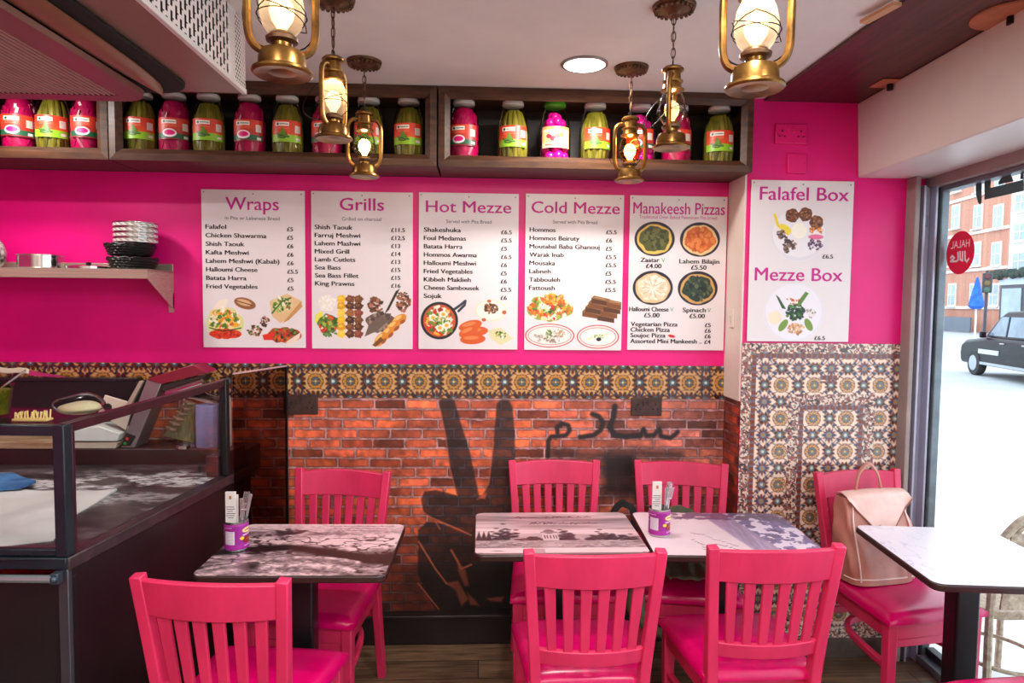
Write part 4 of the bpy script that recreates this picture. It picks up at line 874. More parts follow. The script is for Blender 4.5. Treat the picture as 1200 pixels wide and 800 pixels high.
# steel wall shelf with brackets
M_STEEL = mat('brushed_steel', (190, 178, 158), .3, .55, var=.2, scale=6, stretch=(.6, 4, 30))
sxr = W(172, 318, 2.95).x; szt = W(172, 315, 2.95).z
ws = thing('steel_wall_shelf', 'brushed steel wall shelf with a triangular bracket on the pink wall', 'shelf', (sxr - .5, 3.2, szt))
MB().bx(sxr - 1.3, sxr, 2.95, 3.2, szt - .004, szt).bx(sxr - 1.3, sxr, 2.95, 2.954, szt - .042, szt).bx(sxr - 1.3, sxr, 3.194, 3.2, szt, szt + .035).build('shelf_plate', M_STEEL, ws, world=True, bevel=.0015)
MB().prism([(2.955, szt - .006), (3.2, szt - .006), (3.2, szt - .17), (3.185, szt - .17), (2.955, szt - .042)], (sxr - .003, sxr), lambda u, v, w: (w, u, v)).bx(sxr - .02, sxr, 3.19, 3.2, szt - .19, szt - .1).build('bracket', M_STEEL, ws, world=True)
rv = MB(); [rv.ball((sxr + .001, y, szt - .022), .004, 8, 4) for y in (3.0, 3.12)]; rv.build('rivets', M_STEEL, ws, world=True)
# things on it
M_CHROME = mat('polished_steel', (206, 204, 200), .12, 1, var=.06)
pc = W(46, 300, 3.06).x
t = thing('cake_tin', 'low round shiny steel tin on the wall shelf', 'tin', (pc, 3.07, szt + .0005)); MB().lathe([(.085, 0), (.088, .004), (.088, .056), (.091, .058), (.091, .06), (.085, .06), (.083, .008), (0, .006)], 36).build('tin', M_CHROME, t)
t = thing('pan_lid', 'flat steel lid lying behind the low round tin', 'lid', (pc + .20, 3.08, szt + .0005)); MB().lathe([(.09, 0), (.09, .012), (.05, .018), (0, .02)], 32).build('lid', M_CHROME, t); MB().lathe([(.008, .018), (.012, .03), (0, .034)], 16).build('knob', M_DARK, t)
bc = W(156, 300, 3.06).x
M_WICK = mat('black_wicker', (24, 22, 24), .4, var=.3, scale=60, bump=.8)
def basket(z, first, label):
    t = thing('bread_basket', label, 'basket', (bc - (.016 if z > .02 else .006), 3.07, szt + z), .3 * z * 10, 'black woven baskets on the steel shelf'); b = MB()
    b.lathe([(.078, .001), (.088, .02), (.100, .048), (.096, .05), (.08, .014), (0, .012)], 36).build('bowl', M_WICK, t)
    wv = MB()
    for j in range(4):
        zz = .008 + j * .011; r0 = .083 + (.1 - .08) * zz / .05
        wv.tube([((r0 + .002 * math.sin(k * PI)) * math.cos(2 * PI * k / 48), (r0 + .0025 * (-1) ** (k + j)) * math.sin(2 * PI * k / 48), zz) for k in range(48)], .004, 5, True)
    wv.build('weave', M_WICK, t)
    rm = MB(); [rm.tube([(.1 * math.cos(2 * PI * k / 40 + o), .1 * math.sin(2 * PI * k / 40 + o), .049 + .004 * math.sin(k * 2.1 + o * 3)) for k in range(40)], .0045, 5, True) for o in (0, .08)]; rm.build('rim', M_WICK, t)
basket(0, True, 'black woven basket, lowest of the stack on the steel shelf'); basket(.060, False, 'black woven basket on the basket below, under the silver tins')
M_TINP = painted('embossed_tin', .22)
cv_ = CV(0, 0, 120, 10, 1.5, (206, 200, 192)); 
for x in range(0, 120, 6): cv_.line([(x, 1), (x + 3, 8)], 1.2, (120, 116, 112)); cv_.line([(x + 3, 1), (x + 6, 8)], .8, (240, 236, 230))
for k in range(4):
    t = thing('ashtray_tin', 'round silver rimmed tin, ' + ('bottom', 'second', 'third', 'top')[k] + ' of the small stack in the black basket', 'tin', (bc + .008, 3.07, szt + .1175 + k * .0228), 0, 'silver tins stacked in the basket')
    MB().lathe([(.084, 0), (.0875, .003), (.088, .017), (.0905, .019), (.0905, .0222), (.085, .0222), (.084, .006), (0, .005)], 36).build('tin', M_CHROME, t)
    raster('embossed_band', cv_.a, lambda U, V: (.0884 * np.cos(U * 2 * PI), .0884 * np.sin(U * 2 * PI), .016 - V * .012), M_TINP, t)
p = W(-8, 285, 3.06)
t = thing('patterned_pot', 'black and white patterned pot at the picture edge of the steel shelf'.replace('picture edge', 'far end'), 'pot', (p.x - .035, 3.07, szt + .0005))
MB().lathe([(.05, 0), (.066, .03), (.072, .07), (.06, .11), (.05, .12), (.052, .126), (.045, .126), (.0, .1)], 28).build('pot', mat('pot_glaze', (236, 230, 226), .3, c2=(20, 20, 22), scale=40), t)

# ================================================================== CHAIRS
M_CH = mat('painted_pink_wood', (212, 44, 90), .38, var=.16, scale=10, stretch=(1, 1, .25), bump=.05)
M_SEAT = mat('magenta_vinyl', (212, 2, 96), .26, var=.10, scale=12, bump=.04)
def make_chair():
    t = thing('dining_chair', 'x', 'chair', (0, 0, -6))
    yb = lambda z: .2 + (z - .46) / .45 * .073 if z > .46 else .2 + (.46 - z) / .46 * .05
    xb = lambda z: .170 + (z - .46) / .45 * .031 if z > .46 else .170 + (.46 - z) / .46 * .014
    def fr(x0, z0, x1, z1): return None
    # cushion
    T = .002
    def ring(k, z): return [(-.222 * k, -.200 * k, z), (.222 * k, -.200 * k, z), (.19 * k, .195 * k, z), (-.19 * k, .195 * k, z)]
    MB().hexa(ring(.985, .428) + ring(1, .462)).build('seat_base', M_SEAT, t, bevel=.008, seg=3)
    def cush(u, v):
        x = (u - .5) * 2; y = (v - .5) * 2; hw = .226 + (.192 - .226) * v; e = (1 - abs(x) ** 6) * (1 - abs(y) ** 6)
        return (x * hw, -.206 + v * .404, .456 + .026 * e ** .35 + .008 * (1 - x * x) * (1 - y * y))
    A = MB().slab(cush, 20, 20, lambda u, v: (0, 0, -.02)).build('seat_cushion', M_SEAT, t, smooth=60)
    MB().hexa(ring(.94, .37)[:4] + ring(.94, .428)).build('seat_apron', M_CH, t, bevel=.003)
    for s in (-1, 1):
        MB().sweep([(s * .192, -.172, 0), (s * .193, -.172, .43)], [.032, .042], [.032, .042], (0, 1, 0)).build('front_leg', M_CH, t, bevel=.004)
        P = [(s * xb(z), yb(z), z) for z in (0, .12, .25, .36, .44, .5, .6, .7, .8, .912)]
        MB().sweep(P, .034, [.032, .036, .04, .044, .046, .044, .04, .036, .034, .032], (0, 1, 0)).build('back_post', M_CH, t, bevel=.004)
    bow = lambda u: .03 * (1 - (2 * u - 1) ** 2)
    def rail(z0, z1, crown):
        def fn(u, v):
            z = z0 + (z1 + crown * (1 - (2 * u - 1) ** 2) - z0) * v; hw = xb(z) - .012; return ((2 * u - 1) * hw, yb(z) + bow(u) - .012, z)
        return fn
    MB().slab(rail(.798, .900, .006), 16, 4, (0, .024, 0)).build('top_rail', M_CH, t, bevel=.003)
    MB().slab(rail(.535, .585, 0), 16, 2, (0, .022, 0)).build('bottom_rail', M_CH, t, bevel=.003)
    for k in range(6):
        q = (k + .5) / 6 * .94 + .03
        def fn(u, v, q=q):
            z = .575 + (.81 - .575) * v; hw = xb(z) - .02; x = (2 * q - 1) * hw + (u - .5) * (.028 + .008 * v); return (x, yb(z) + bow(q) - .007, z)
        MB().slab(fn, 1, 5, (0, .013, 0)).build('slat', M_CH, t, bevel=.003)
    MB().sweep([(-.19, -.172, .352), (.19, -.172, .352)], .022, .034, (0, 0, 1)).build('front_stretcher', M_CH, t, bevel=.004)
    P = smooth_path([(-.19, -.162, .255), (-.175, -.04, .255), (-.135, .12, .255), (-.06, .2, .255), (.06, .2, .255), (.135, .12, .255), (.175, -.04, .255), (.19, -.162, .255)], 4)
    MB().sweep(P, .024, .028, (0, 0, 1)).build('bow_stretcher', M_CH, t, bevel=.004)
    MB().sweep([(-.178, .222, .30), (.178, .222, .30)], .02, .03, (0, 0, 1)).build('rear_stretcher', M_CH, t, bevel=.003)
    return t
CH = make_chair(); R_ = math.radians
CHL = [((-.65, 2.667), -10, 'pink slatted chair against the wall behind the ravine-print table, by the tinted screen'), ((.353, 2.84), 0, 'pink slatted chair against the mural behind the skyline-print table'), ((.90, 2.808), -11, 'pink slatted chair by the mural with an olive coat on its seat'),
       ((-.69, 2.05), 174, 'pink slatted chair seen from behind, drawn up to the table next to the counter'), ((.35, 2.225), 180, 'pink slatted chair seen from behind at the skyline-print table'), ((.915, 2.255), 181, 'pink slatted chair seen from behind at the pale-print table, nearest the window'),
       ((1.755, 2.64), 9, 'pink chair by the window holding a pink leather backpack'), ((1.705, 1.80), 183, 'pink chair with only its seat edge showing at the window table')]
for i, (xy, a, lb) in enumerate(CHL):
    o = CH if i == 0 else dup(CH)
    o.location = (*xy, 0); o.rotation_euler = (0, 0, R_(a)); tag(o, lb, 'chair', 'pink dining chairs')

# ================================================================== TABLES WITH PRINTED TOPS
M_EDGE = mat('dark_table_edge', (52, 30, 28), .35, var=.2); M_PED = mat('black_pedestal', (22, 20, 24), .35, .3, var=.3)
M_PRINT = painted('laminated_print', .3, .15)
SEP = lambda g: np.stack([g * .98 + 10, g * .86 + 2, g * .87 + 5], -1)
TK = 400
def sq(h, w): return np.mgrid[0:h, 0:w]
def arabic_line(c, x0, x1, y, s, seed, col=(40, 26, 34), wd=None):
    r = random.Random(seed); x = x1; wd = wd or s * .42
    while x > x0:
        L = r.uniform(1.6, 4.4) * s; P = []; q = 0
        while q < L: P.append((x - q, y - r.choice((0, 0, .05, .9, .4)) * s * (1 if r.random() < .6 else .3))); q += s * .45
        c.line(P + [(x - L, y + r.choice((0, .3)) * s)], wd, col, .9)
        if r.random() < .7: c.ell(x - L * .5, y + s * r.choice((.7, -1.1)), wd * .6, wd * .6, col)
        x -= L + s * .7
def print_ravine(w, d):
    c = CV(0, 0, w, d, TK, (0, 0, 0)); h, n = c.X.shape; u, v = c.X / w, c.Y / d
    g = 70 + 120 * fbm(h, n, 16, 40, 6) + 60 * (fbm(h, n, 5, 9, 3) - .5)
    tex = fbm(h, n, 4, 6, 3); crk = np.clip((.06 - np.abs(fbm(h, n, 14, 26, 3) - .5)) / .03, 0, 1)
    g = g + 70 * np.exp(-((v - .38) / .18) ** 2) * (.4 + u)
    sky = np.clip((.19 - v - .03 * fbm(h, n, 40)) / .02, 0, 1); g = g * (1 - sky) + sky * (196 - 30 * v / .2)
    yr = .5 + .22 * np.clip((u - .35) / .5, 0, 1) ** 1.4 + .10 * np.clip((.35 - u) / .35, 0, 1); wv = .05 + .06 * np.clip(u - .5, 0, 1) + .03 * fbm(h, n, 12)
    g = g * (1 - .72 * np.clip(1.4 - np.abs(v - yr) / wv, 0, 1))
    hill = np.clip((v - (.66 + .9 * (u - .52) ** 2)) / .02, 0, 1) * np.clip((.86 - u) / .04, 0, 1); g = g * (1 - hill) + hill * (118 + 60 * tex + 24 * np.sin(40 * (v - .9 * (u - .5) ** 2)))
    for bx, by, br in ((.30, .78, .06), (.36, .86, .06), (.84, .80, .05), (.9, .72, .05), (.80, .9, .06), (.42, .95, .05)):
        bb = np.clip(1 - np.hypot((u - bx), (v - by) * .8) / br, 0, 1); g = g + bb * 90 * (tex - .25)
    dk = np.clip(1 - np.hypot((u - .27) * 1.2, (v - .86)) / .10, 0, 1); g = g * (1 - .7 * dk)
    g = g * (.80 + .42 * (tex)) * (1 - .5 * crk * np.clip((v - .2) * 8, 0, 1) * (1 - hill)); g = 122 + (g - 128) * 1.45; c.a = SEP(np.clip(g, 22, 224))
    r = random.Random(4)
    for _ in range(60): c.ell(w * r.gauss(.30, .05), d * r.gauss(.2, .035), .012, .007, (52, 36, 44), .7)
    c.line([(0, d * .1), (w * .2, d * .14), (w * .36, d * .18)], .006, (70, 50, 58), .8); c.line([(w * .34, d * .13), (w * .52, d * .22)], .006, (70, 50, 58), .7)
    for k in range(3): arabic_line(c, w * (.57 + .02 * k), w * (.93 - .03 * k), d * (.055 + .05 * k), .007, k)
    return c.a
def print_skyline(w, d):
    c = CV(0, 0, w, d, TK, (0, 0, 0)); h, n = c.X.shape; u, v = c.X / w, c.Y / d
    g = 178 + 70 * (fbm(h, n, 14, 120, 4) - .5) * 1.6 - 60 * np.exp(-((v - .22) / .10) ** 2) * fbm(h, n, 20, 90) * np.clip(1.4 - 1.1 * np.abs(u - .5) * 0, 0, 1) + 26 * np.exp(-((v - .5) / .08) ** 2)
    g = np.where(v > .70, 120 + 80 * fbm(h, n, 5, 14, 3), g); g = np.where(v > .865, 196 + 20 * fbm(h, n, 10, 30), g)
    g = 140 + (g - 150) * 1.35; c.a = SEP(np.clip(g, 30, 226)); dk = (50, 34, 44); r = random.Random(8)
    def tree(x, y, rx, ry, n_): [c.ell(w * (x + rx * r.gauss(0, .45)), d * (y - abs(r.gauss(0, .5)) * ry), .011, .007, r.choice((dk, (84, 62, 70), (54, 38, 48))), .8) for _ in range(n_)]
    for x in (.02, .05, .08): c.poly([(w * (x - .02), d * .70), (w * x, d * .48), (w * (x + .02), d * .70)], dk)
    tree(.17, .68, .09, .2, 110); tree(.34, .69, .05, .08, 40); tree(.56, .69, .05, .18, 70); tree(.80, .69, .1, .14, 90); tree(.7, .69, .05, .06, 30); tree(.93, .70, .06, .10, 40); tree(.47, .69, .1, .03, 40)
    c.rect(w * .405, d * .52, w * .50, d * .70, (206, 176, 182)); c.ell(w * .452, d * .50, w * .035, d * .05, (120, 92, 100)); c.rect(w * .40, d * .50, w * .505, d * .53, (150, 120, 126))
    for k in range(5): c.rect(w * (.415 + k * .018), d * .58, w * (.423 + k * .018), d * .66, (96, 70, 78))
    for _ in range(90): c.ell(w * r.random(), d * r.uniform(.71, .86), r.uniform(.002, .008), .003, r.choice(((214, 190, 196), (90, 66, 76), (150, 120, 128))), .8)
    c.line([(0, d * .985), (w, d * .985)], .02, (120, 96, 100)); c.ell(w * .13, d * .92, .02, .003, (90, 70, 76)); c.rect(w * .30, d * .88, w * .40, d * .96, (170, 136, 142), .8)
    arabic_line(c, w * .32, w * .76, d * .14, .014, 21); arabic_line(c, w * .35, w * .78, d * .30, .014, 22); return c.a
def print_pale(w, d):
    c = CV(0, 0, w, d, TK, (0, 0, 0)); h, n = c.X.shape; u, v = c.X / w, c.Y / d
    c.a = np.stack([222 + 0 * u, 200 + 0 * u, 206 + 0 * u], -1) + 14 * (fbm(h, n, 30) - .5)[..., None]
    bandm = np.clip((u - (.44 + .16 * v)) / .02, 0, 1); st = fbm(h, n, 30, 3, 3); c.a = c.a * (1 - bandm[..., None]) + bandm[..., None] * (np.array((158, 136, 164)) * (.8 + .4 * st)[..., None])
    b2 = np.clip((u - (.62 + .14 * v)) / .015, 0, 1); f = fbm(h, n, 14, 14, 4); f2 = fbm(h, n, 6, 9, 3)
    c.a = c.a * (1 - b2[..., None]) + b2[..., None] * np.where((f > .52)[..., None], np.array((222, 204, 220)), np.array((112, 96, 136)) * (.7 + .7 * f2[..., None]))
    top = np.clip((.20 - v - .12 * (f - .5)) / .03, 0, 1) * np.clip((u - .22) / .06, 0, 1) * np.clip((f2 - .36) / .08, 0, 1); c.mix(top, (92, 70, 96), .85)
    for k, (P) in enumerate(([(.30, .52), (.36, .56), (.40, .66), (.47, .74), (.52, .82)], [(.27, .68), (.31, .78), (.30, .88), (.38, .9)], [(.40, .76), (.46, .84), (.52, .88)])):
        r = random.Random(k)
        for (xa, ya), (xb, yb) in zip(P[:-1], P[1:]):
            for q in range(3): t = q / 3; x, y = xa + (xb - xa) * t, ya + (yb - ya) * t; c.line([(w * x, d * y), (w * (x + .018), d * (y + r.uniform(-.02, .03)))], .0035, (54, 38, 58), .9)
    c.rect(0, 0, w, d * .015, (120, 96, 104), .5); return c.a
def print_cracked(w, d):
    c = CV(0, 0, w, d, TK, (0, 0, 0)); h, n = c.X.shape; u, v = c.X / w, c.Y / d
    f = np.abs(fbm(h, n, 40, 24, 5) - .5); c.a = np.stack([228 + 0 * u, 222 + 0 * u, 230 + 0 * u], -1)
    c.mix(np.clip((.03 - f) / .03, 0, 1) * np.clip(1.0 - 1.9 * u, 0, 1), (150, 136, 176), .6 ); c.mix(np.clip(.5 - u * 1.4, 0, 1) * fbm(h, n, 26), (206, 176, 200), .8); return c.a
def table(cx, cy, w, d, rz, label, art, oy=0, cw=.082, ztop=.76):
    t = thing('dining_table', label, 'table', (cx, cy, 0), rz, 'printed top tables')
    R = .035
    P = rrect(-w / 2, w / 2, -d / 2, d / 2, R, 8)
    MB().prism(P, (ztop - .026, ztop - .0006), lambda u, v, q: (u, v, q)).build('tabletop', M_EDGE, t, bevel=.006, seg=3)
    def fn(U, V):
        x, y = (U - .5) * (w - .008), (.5 - V) * (d - .008); ax, ay = w / 2 - .004 - R, d / 2 - .004 - R
        ox, oy = np.maximum(np.abs(x) - ax, 0), np.maximum(np.abs(y) - ay, 0); l = np.hypot(ox, oy); m = np.maximum(ox, oy); k = np.where(l > 1e-9, m / np.maximum(l, 1e-9), 1)
        corner = (ox > 0) & (oy > 0); k = np.where(corner, k, 1)
        return np.sign(x) * (np.minimum(np.abs(x), ax) + ox * k), np.sign(y) * (np.minimum(np.abs(y), ay) + oy * k), ztop + 0 * U
    raster('printed_top', art(w, d), fn, M_PRINT, t)
    MB().box((0, 0, ztop - .036), (.34, .30, .02)).build('top_plate', M_PED, t, bevel=.003)
    MB().box((0, oy, .37), (cw, cw, .70)).build('column', M_PED, t, bevel=.008, seg=3)
    b = MB().box((0, oy, .011), (.14, .40, .022)).box((0, oy, .024), (.12, .14, .02)); b.build('base_plate', M_PED, t, bevel=.006)
    return t
table(-.617, 2.405, .635, .515, R_(-1), 'dark-edged table with a rocky ravine print, next to the counter', print_ravine, -.07)
table(.302, 2.555, .64, .485, 0, 'dark-edged table printed with a sepia city skyline and trees', print_skyline)
table(.958, 2.535, .64, .50, R_(-3), 'dark-edged table with a pale lilac print, under the mural lettering', print_pale, -.022, .062)
table(1.765, 2.298, .53, .585, R_(-6), 'table with a pale cracked print standing by the window', print_cracked)

# ------------------------------------------------------------------ cans with menus and cutlery
M_CANS = mat('tin_rim', (190, 186, 184), .25, .95, var=.1); M_PAPER = mat('white_paper', (226, 220, 216), .6, var=.06); M_FORK = mat('cutlery_steel', (214, 212, 214), .25, .8, var=.1)
def can_label(flip):
    c = CV(0, 0, 220, 110, 1.5, (150, 34, 138)); c.rect(0, 88, 220, 110, (164, 40, 150)); c.rect(0, 0, 220, 8, (176, 60, 164))
    for ox in (20, 130):
        c.ell(ox + 20, 30, 24, 13, (222, 186, 110)); c.ell(ox + 20, 30, 21, 10, (244, 224, 170)); c.line([(ox + 6, 30), (ox + 34, 30)], 5, (170, 80, 40), .9)
        c.line([(ox, 50), (ox + 44, 46)], 5, (240, 226, 236), .9); blob(c, ox + 22, 72, 24, 15, [(150, 30, 24), (190, 60, 30), (110, 16, 16), (210, 100, 50)], 40, (110, 20, 24)); c.ell(ox - 4, 62, 7, 7, (240, 200, 50))
        c.rect(ox + 54, 30, ox + 84, 86, (226, 216, 226)); [c.line([(ox + 57, y), (ox + 81, y)], 1.4, (130, 100, 130), .7) for y in range(34, 86, 5)]
        c.line([(ox + 50, 16), (ox + 76, 14)], 3, (236, 190, 226), .8); c.line([(ox + 4, 97), (ox + 40, 95)], 4, (236, 200, 230), .8)
    return c.a
def can(px, py, rz, label, lfork):
    p = Z(px, py, .76); r, h = .041, .105
    t = thing('food_can', label, 'can', (p.x, p.y + .02, .7605), rz, 'purple cans on the tables')
    MB().lathe([(r * .96, 0), (r, .002), (r, h), (r * 1.02, h + .002), (r * .97, h + .002), (r * .95, .004), (0, .004)], 40).build('can', M_CANS, t)
    raster('label', can_label(0), lambda U, V: ((r + .0006) * np.sin(U * 2 * PI), -(r + .0006) * np.cos(U * 2 * PI), h - .006 - V * (h - .014)), painted('can_label', .35), t)
    L = Vector(t.location); cr, sr = math.cos(rz), math.sin(rz); g = 'menus and cutlery in the cans'
    for k, (dx, dy, tilt, hh) in enumerate(((-.015, -.010, 0, .205), (-.012, .004, .0, .19))):
        m = thing('folded_menu', ('front' if k == 0 else 'rear') + ' white folded paper menu standing in the can ' + lfork, 'menu', (L.x + dx, L.y + dy, .766))
        M = RY(tilt); MB().box(M @ Vector((0, 0, hh / 2)), (.036, .009, hh), M).build('leaflet', M_PAPER, m, bevel=.001)
        if k == 0:
            pr = MB(); [pr.box(M @ Vector((random.uniform(-.002, .002), -.0051,   .112 + .07 * q / 9)), (.030 if q % 3 else .02, .0004, .0022), M) for q in range(6)]
            pr.build('print', M_SUBI, m); MB().box(M @ Vector((0, -.0053, hh - .02)), (.008, .0006, .012), M).build('emblem', mat('gold_emblem', (170, 120, 40), .5), m)
    for k in range(4):
        fk = k % 2 == 0; yy = (-.017, -.007, .003, .012)[k]; place = ('nearest the front', 'second from the front', 'third from the front', 'at the back')[k]
        f = thing('fork' if fk else 'knife', ('steel fork' if fk else 'steel knife') + ' ' + place + ' of the can ' + lfork, 'cutlery', (L.x + .014, L.y + yy, .7685), 0, 'cutlery in the can ' + lfork)
        lean = (.13, .05, .10, .17)[k]; hh = (.185, .178, .20, .19)[k]; d = Vector((math.sin(lean), yy * .9, math.cos(lean))).normalized()
        if fk:
            MB().sweep([d * 0, d * (hh - .05), d * (hh - .042)], [.011, .006, .018], [.003, .003, .003], (.3, -1, 0)).build('handle', M_FORK, f, bevel=.001)
            s_ = frame_for(d, Vector((.3, -1, 0)))[0]; mb = MB()
            for q in range(4): mb.sweep([d * (hh - .046) + s_ * ((q - 1.5) * .0056), d * hh + s_ * ((q - 1.5) * .0054) + Vector((.004, 0, 0))], .003, .002, (.3, -1, 0))
            mb.build('tines', M_FORK, f)
        else: MB().sweep([d * 0, d * .09, d * .1, d * hh], [.016, .014, .007, .014], [.0015, .002, .003, .004], (.3, -1, 0)).build('handle', M_FORK, f, bevel=.0012)
can(275, 645, .35, 'purple bean can holding menus and cutlery on the ravine-print table', 'next to the counter')
can(774, 628, -.2, 'purple bean can holding menus and cutlery on the pale-print table', 'on the pale-print table')

# ================================================================== BAGS AND COAT
M_LEA = mat('rose_leather', (200, 138, 122), .4, c2=(176, 112, 98), scale=8, bump=.15); M_LEAF = mat('pale_leather_flap', (232, 194, 184), .34, c2=(216, 168, 156), scale=8, bump=.12); M_PIPE = mat('leather_piping', (240, 214, 206), .4, var=.05)
bk = thing('leather_backpack', 'soft pink leather backpack standing on the chair by the window', 'bag', (1.697, 2.738, .4925), R_(10))
def bag(u, v):      # closed shell: u round the section, v bottom to top
    a = 2 * PI * u; z = .35 * v; hw = .152 + .016 * math.sin(PI * min(v * 1.1, 1)) - .002 * v; hd = (.070 - .026 * v) + .013 * math.sin(PI * v)
    c, s_ = math.cos(a), math.sin(a); q = 4.5; x = hw * math.copysign(abs(c) ** (2 / q), c); y = hd * math.copysign(abs(s_) ** (2 / q), s_)
    w_ = .005 * math.sin(7 * a + 9 * v) * math.sin(PI * v) + .004 * math.sin(3 * a - 14 * v)
    return Vector((x + w_ * c * 1.2 + .006 * math.sin(6 * v), y + w_ * s_ + .03 * v - .02 * (1 - v), z))
vs = []; fs = []; nu, nv = 64, 26
for j in range(nv + 1):
    for i in range(nu): vs.append(bag(i / nu, j / nv))
fs = [(j * nu + i, j * nu + (i + 1) % nu, (j + 1) * nu + (i + 1) % nu, (j + 1) * nu + i) for j in range(nv) for i in range(nu)] + [tuple(range(nu - 1, -1, -1)), tuple(range(nv * nu, nv * nu + nu))]
MB().add(vs, fs).build('body', M_LEA, bk, smooth=60, bevel=0)
def flap(u, v):     # over the top, down the front to a point
    x = (2 * u - 1); hw = .154
    if v < .35:
        k = v / .35; return (x * hw, .066 - .085 * k, .356 + .014 * math.sin(PI * k) + .006 * (1 - x * x))
    k = (v - .35) / .65; ln = .165 * (1 - abs(x)) + .014; z = .356 - k * ln; vv = min(max(z / .35, 0), 1)
    hwb = .152 + .016 * math.sin(PI * min(vv * 1.1, 1)) - .002 * vv; hd = (.070 - .026 * vv) + .013 * math.sin(PI * vv); q = 4.5
    yb_ = -hd * (1 - min(.97, abs(x * hw / hwb)) ** q) ** (1 / q) + .03 * vv - .02 * (1 - vv) - .007
    return (x * hw, min(yb_ - .003, -.016 - .02 * k), z + .006 * (1 - x * x) * (1 - k))
MB().slab(flap, 26, 26, (0, .003, -.003)).build('flap', M_LEAF, bk, smooth=60)
MB().tube([Vector(flap(k / 40, 1)) + Vector((0, -.001, 0)) for k in range(41)], .0028, 6).build('flap_edge', mat('raw_leather_edge', (150, 100, 88), .5), bk)
pi_ = MB()
for sx_ in (-1, 1):
    pi_.tube([bag((.5 if sx_ < 0 else 0) + (.135 if sx_ < 0 else .865) * 1 - (0 if sx_ < 0 else 0), j / 24) + Vector((0, -.004, 0)) for j in range(1, 25)], .0035, 6)
pi_.tube([bag(.5 + .5 * k / 30, .07) + Vector((0, -.002, 0)) for k in range(31)], .003, 6); pi_.build('piping', M_PIPE, bk)
for y_, o_ in ((.03, 0), (.055, .02)):
    MB().tube(smooth_path([(-.075 + o_, y_, .345), (-.065 + o_, y_, .43), (-.03 + o_, y_, .475), (.0 + o_, y_, .475), (.035 + o_, y_, .43), (.06 + o_, y_, .345)], 6), .0055, 8, up=(0, 1, 0)).build('handle', M_LEA, bk)
MB().tube(smooth_path([(-.028, -.062, .245), (-.008, -.07, .205), (.0, -.072, .19)], 4), .004, 6).tube(smooth_path([(.0, -.07, .19), (.022, -.076, .178), (.04, -.078, .185)], 4), .004, 6).tube([(.0, -.072, .19), (.004, -.08, .165)], .004, 6).lathe([(.009, -.004), (.011, 0), (.009, .004)], 14, (0, -.074, .188), RX(PI / 2)).build('tie_clasp', mat('brown_tie', (120, 88, 78), .4), bk)
MB().sweep(smooth_path([(.075, -.100, .075), (.085, -.106, .06), (.088, -.108, .03)], 3), .016, .003, (0, -1, 0)).build('strap_end', M_LEA, bk)
# olive coat thrown over the seat of the chair by the mural
M_COAT = mat('olive_cloth', (108, 106, 80), .8, c2=(66, 66, 50), scale=7, bump=.3)
ct = thing('olive_coat', 'crumpled olive green coat slumped on the chair by the mural', 'coat', (.895, 2.80, .4925), R_(-11))
def coat(u, v):
    x = (u - .5) * .34 + .015; t_ = v
    if t_ < .45:
        k = t_ / .45; y = .155 - .02 * k; z = .05 + .195 * (1 - k) * (.5 + .5 * math.exp(-((u - .40) / .38) ** 2))
    else:
        k = (t_ - .45) / .55; y = .13 - .34 * k; z = .05 + .06 * math.sin(PI * k) * (1.2 - u)
    f_ = .6 * min(1, .25 + 1.6 * v) * (.018 * math.sin(13 * u + 3 * v) * math.sin(9 * v + 2) + .012 * math.sin(25 * u - 8 * v))
    return (x + .4 * f_, y + f_ * .8 if t_ < .45 else y, max(.004, z + abs(f_)))
MB().slab(coat, 44, 40, lambda u, v: (0, -.012 if v < .45 else 0, -.0 if v < .45 else -.004)).build('cloth', M_COAT, ct, smooth=70)
sl = MB(); sl.tube(smooth_path([(-.20, -.17, .03), (-.222, -.232, .0), (-.215, -.25, -.07), (-.16, -.255, -.14), (-.06, -.25, -.17)], 5), [.02 + .022 * math.sin(PI * min(1, k / 14)) for k in range(21)], 10); sl.build('sleeve', M_COAT, ct, smooth=70)
# black shoulder bag on the floor between the two mural chairs
p = W(722, 590, 2.98)
bb = thing('black_shoulder_bag', 'black bag between the mural chairs, its strap peaking above the tables', 'bag', (.655, 2.98, 0))
MB().slab(lambda u, v: ((u - .5) * (.15 - .05 * v), -.05 + .025 * v, .50 * v + .001), 8, 8, lambda u, v: (0, .1 - .05 * v, 0)).build('body', mat('black_canvas', (22, 20, 24), .7, var=.3, scale=20, bump=.2), bb, bevel=.012, seg=3)
MB().sweep(smooth_path([(-.05, 0, .49), (-.045, 0, .68), (-.008, 0, p.z), (.012, 0, p.z - .003), (.05, -.01, .70), (.055, 0, .49)], 6), .03, .008, (0, 1, 0)).build('strap', mat('black_strap', (16, 14, 16), .6), bb, bevel=.002)

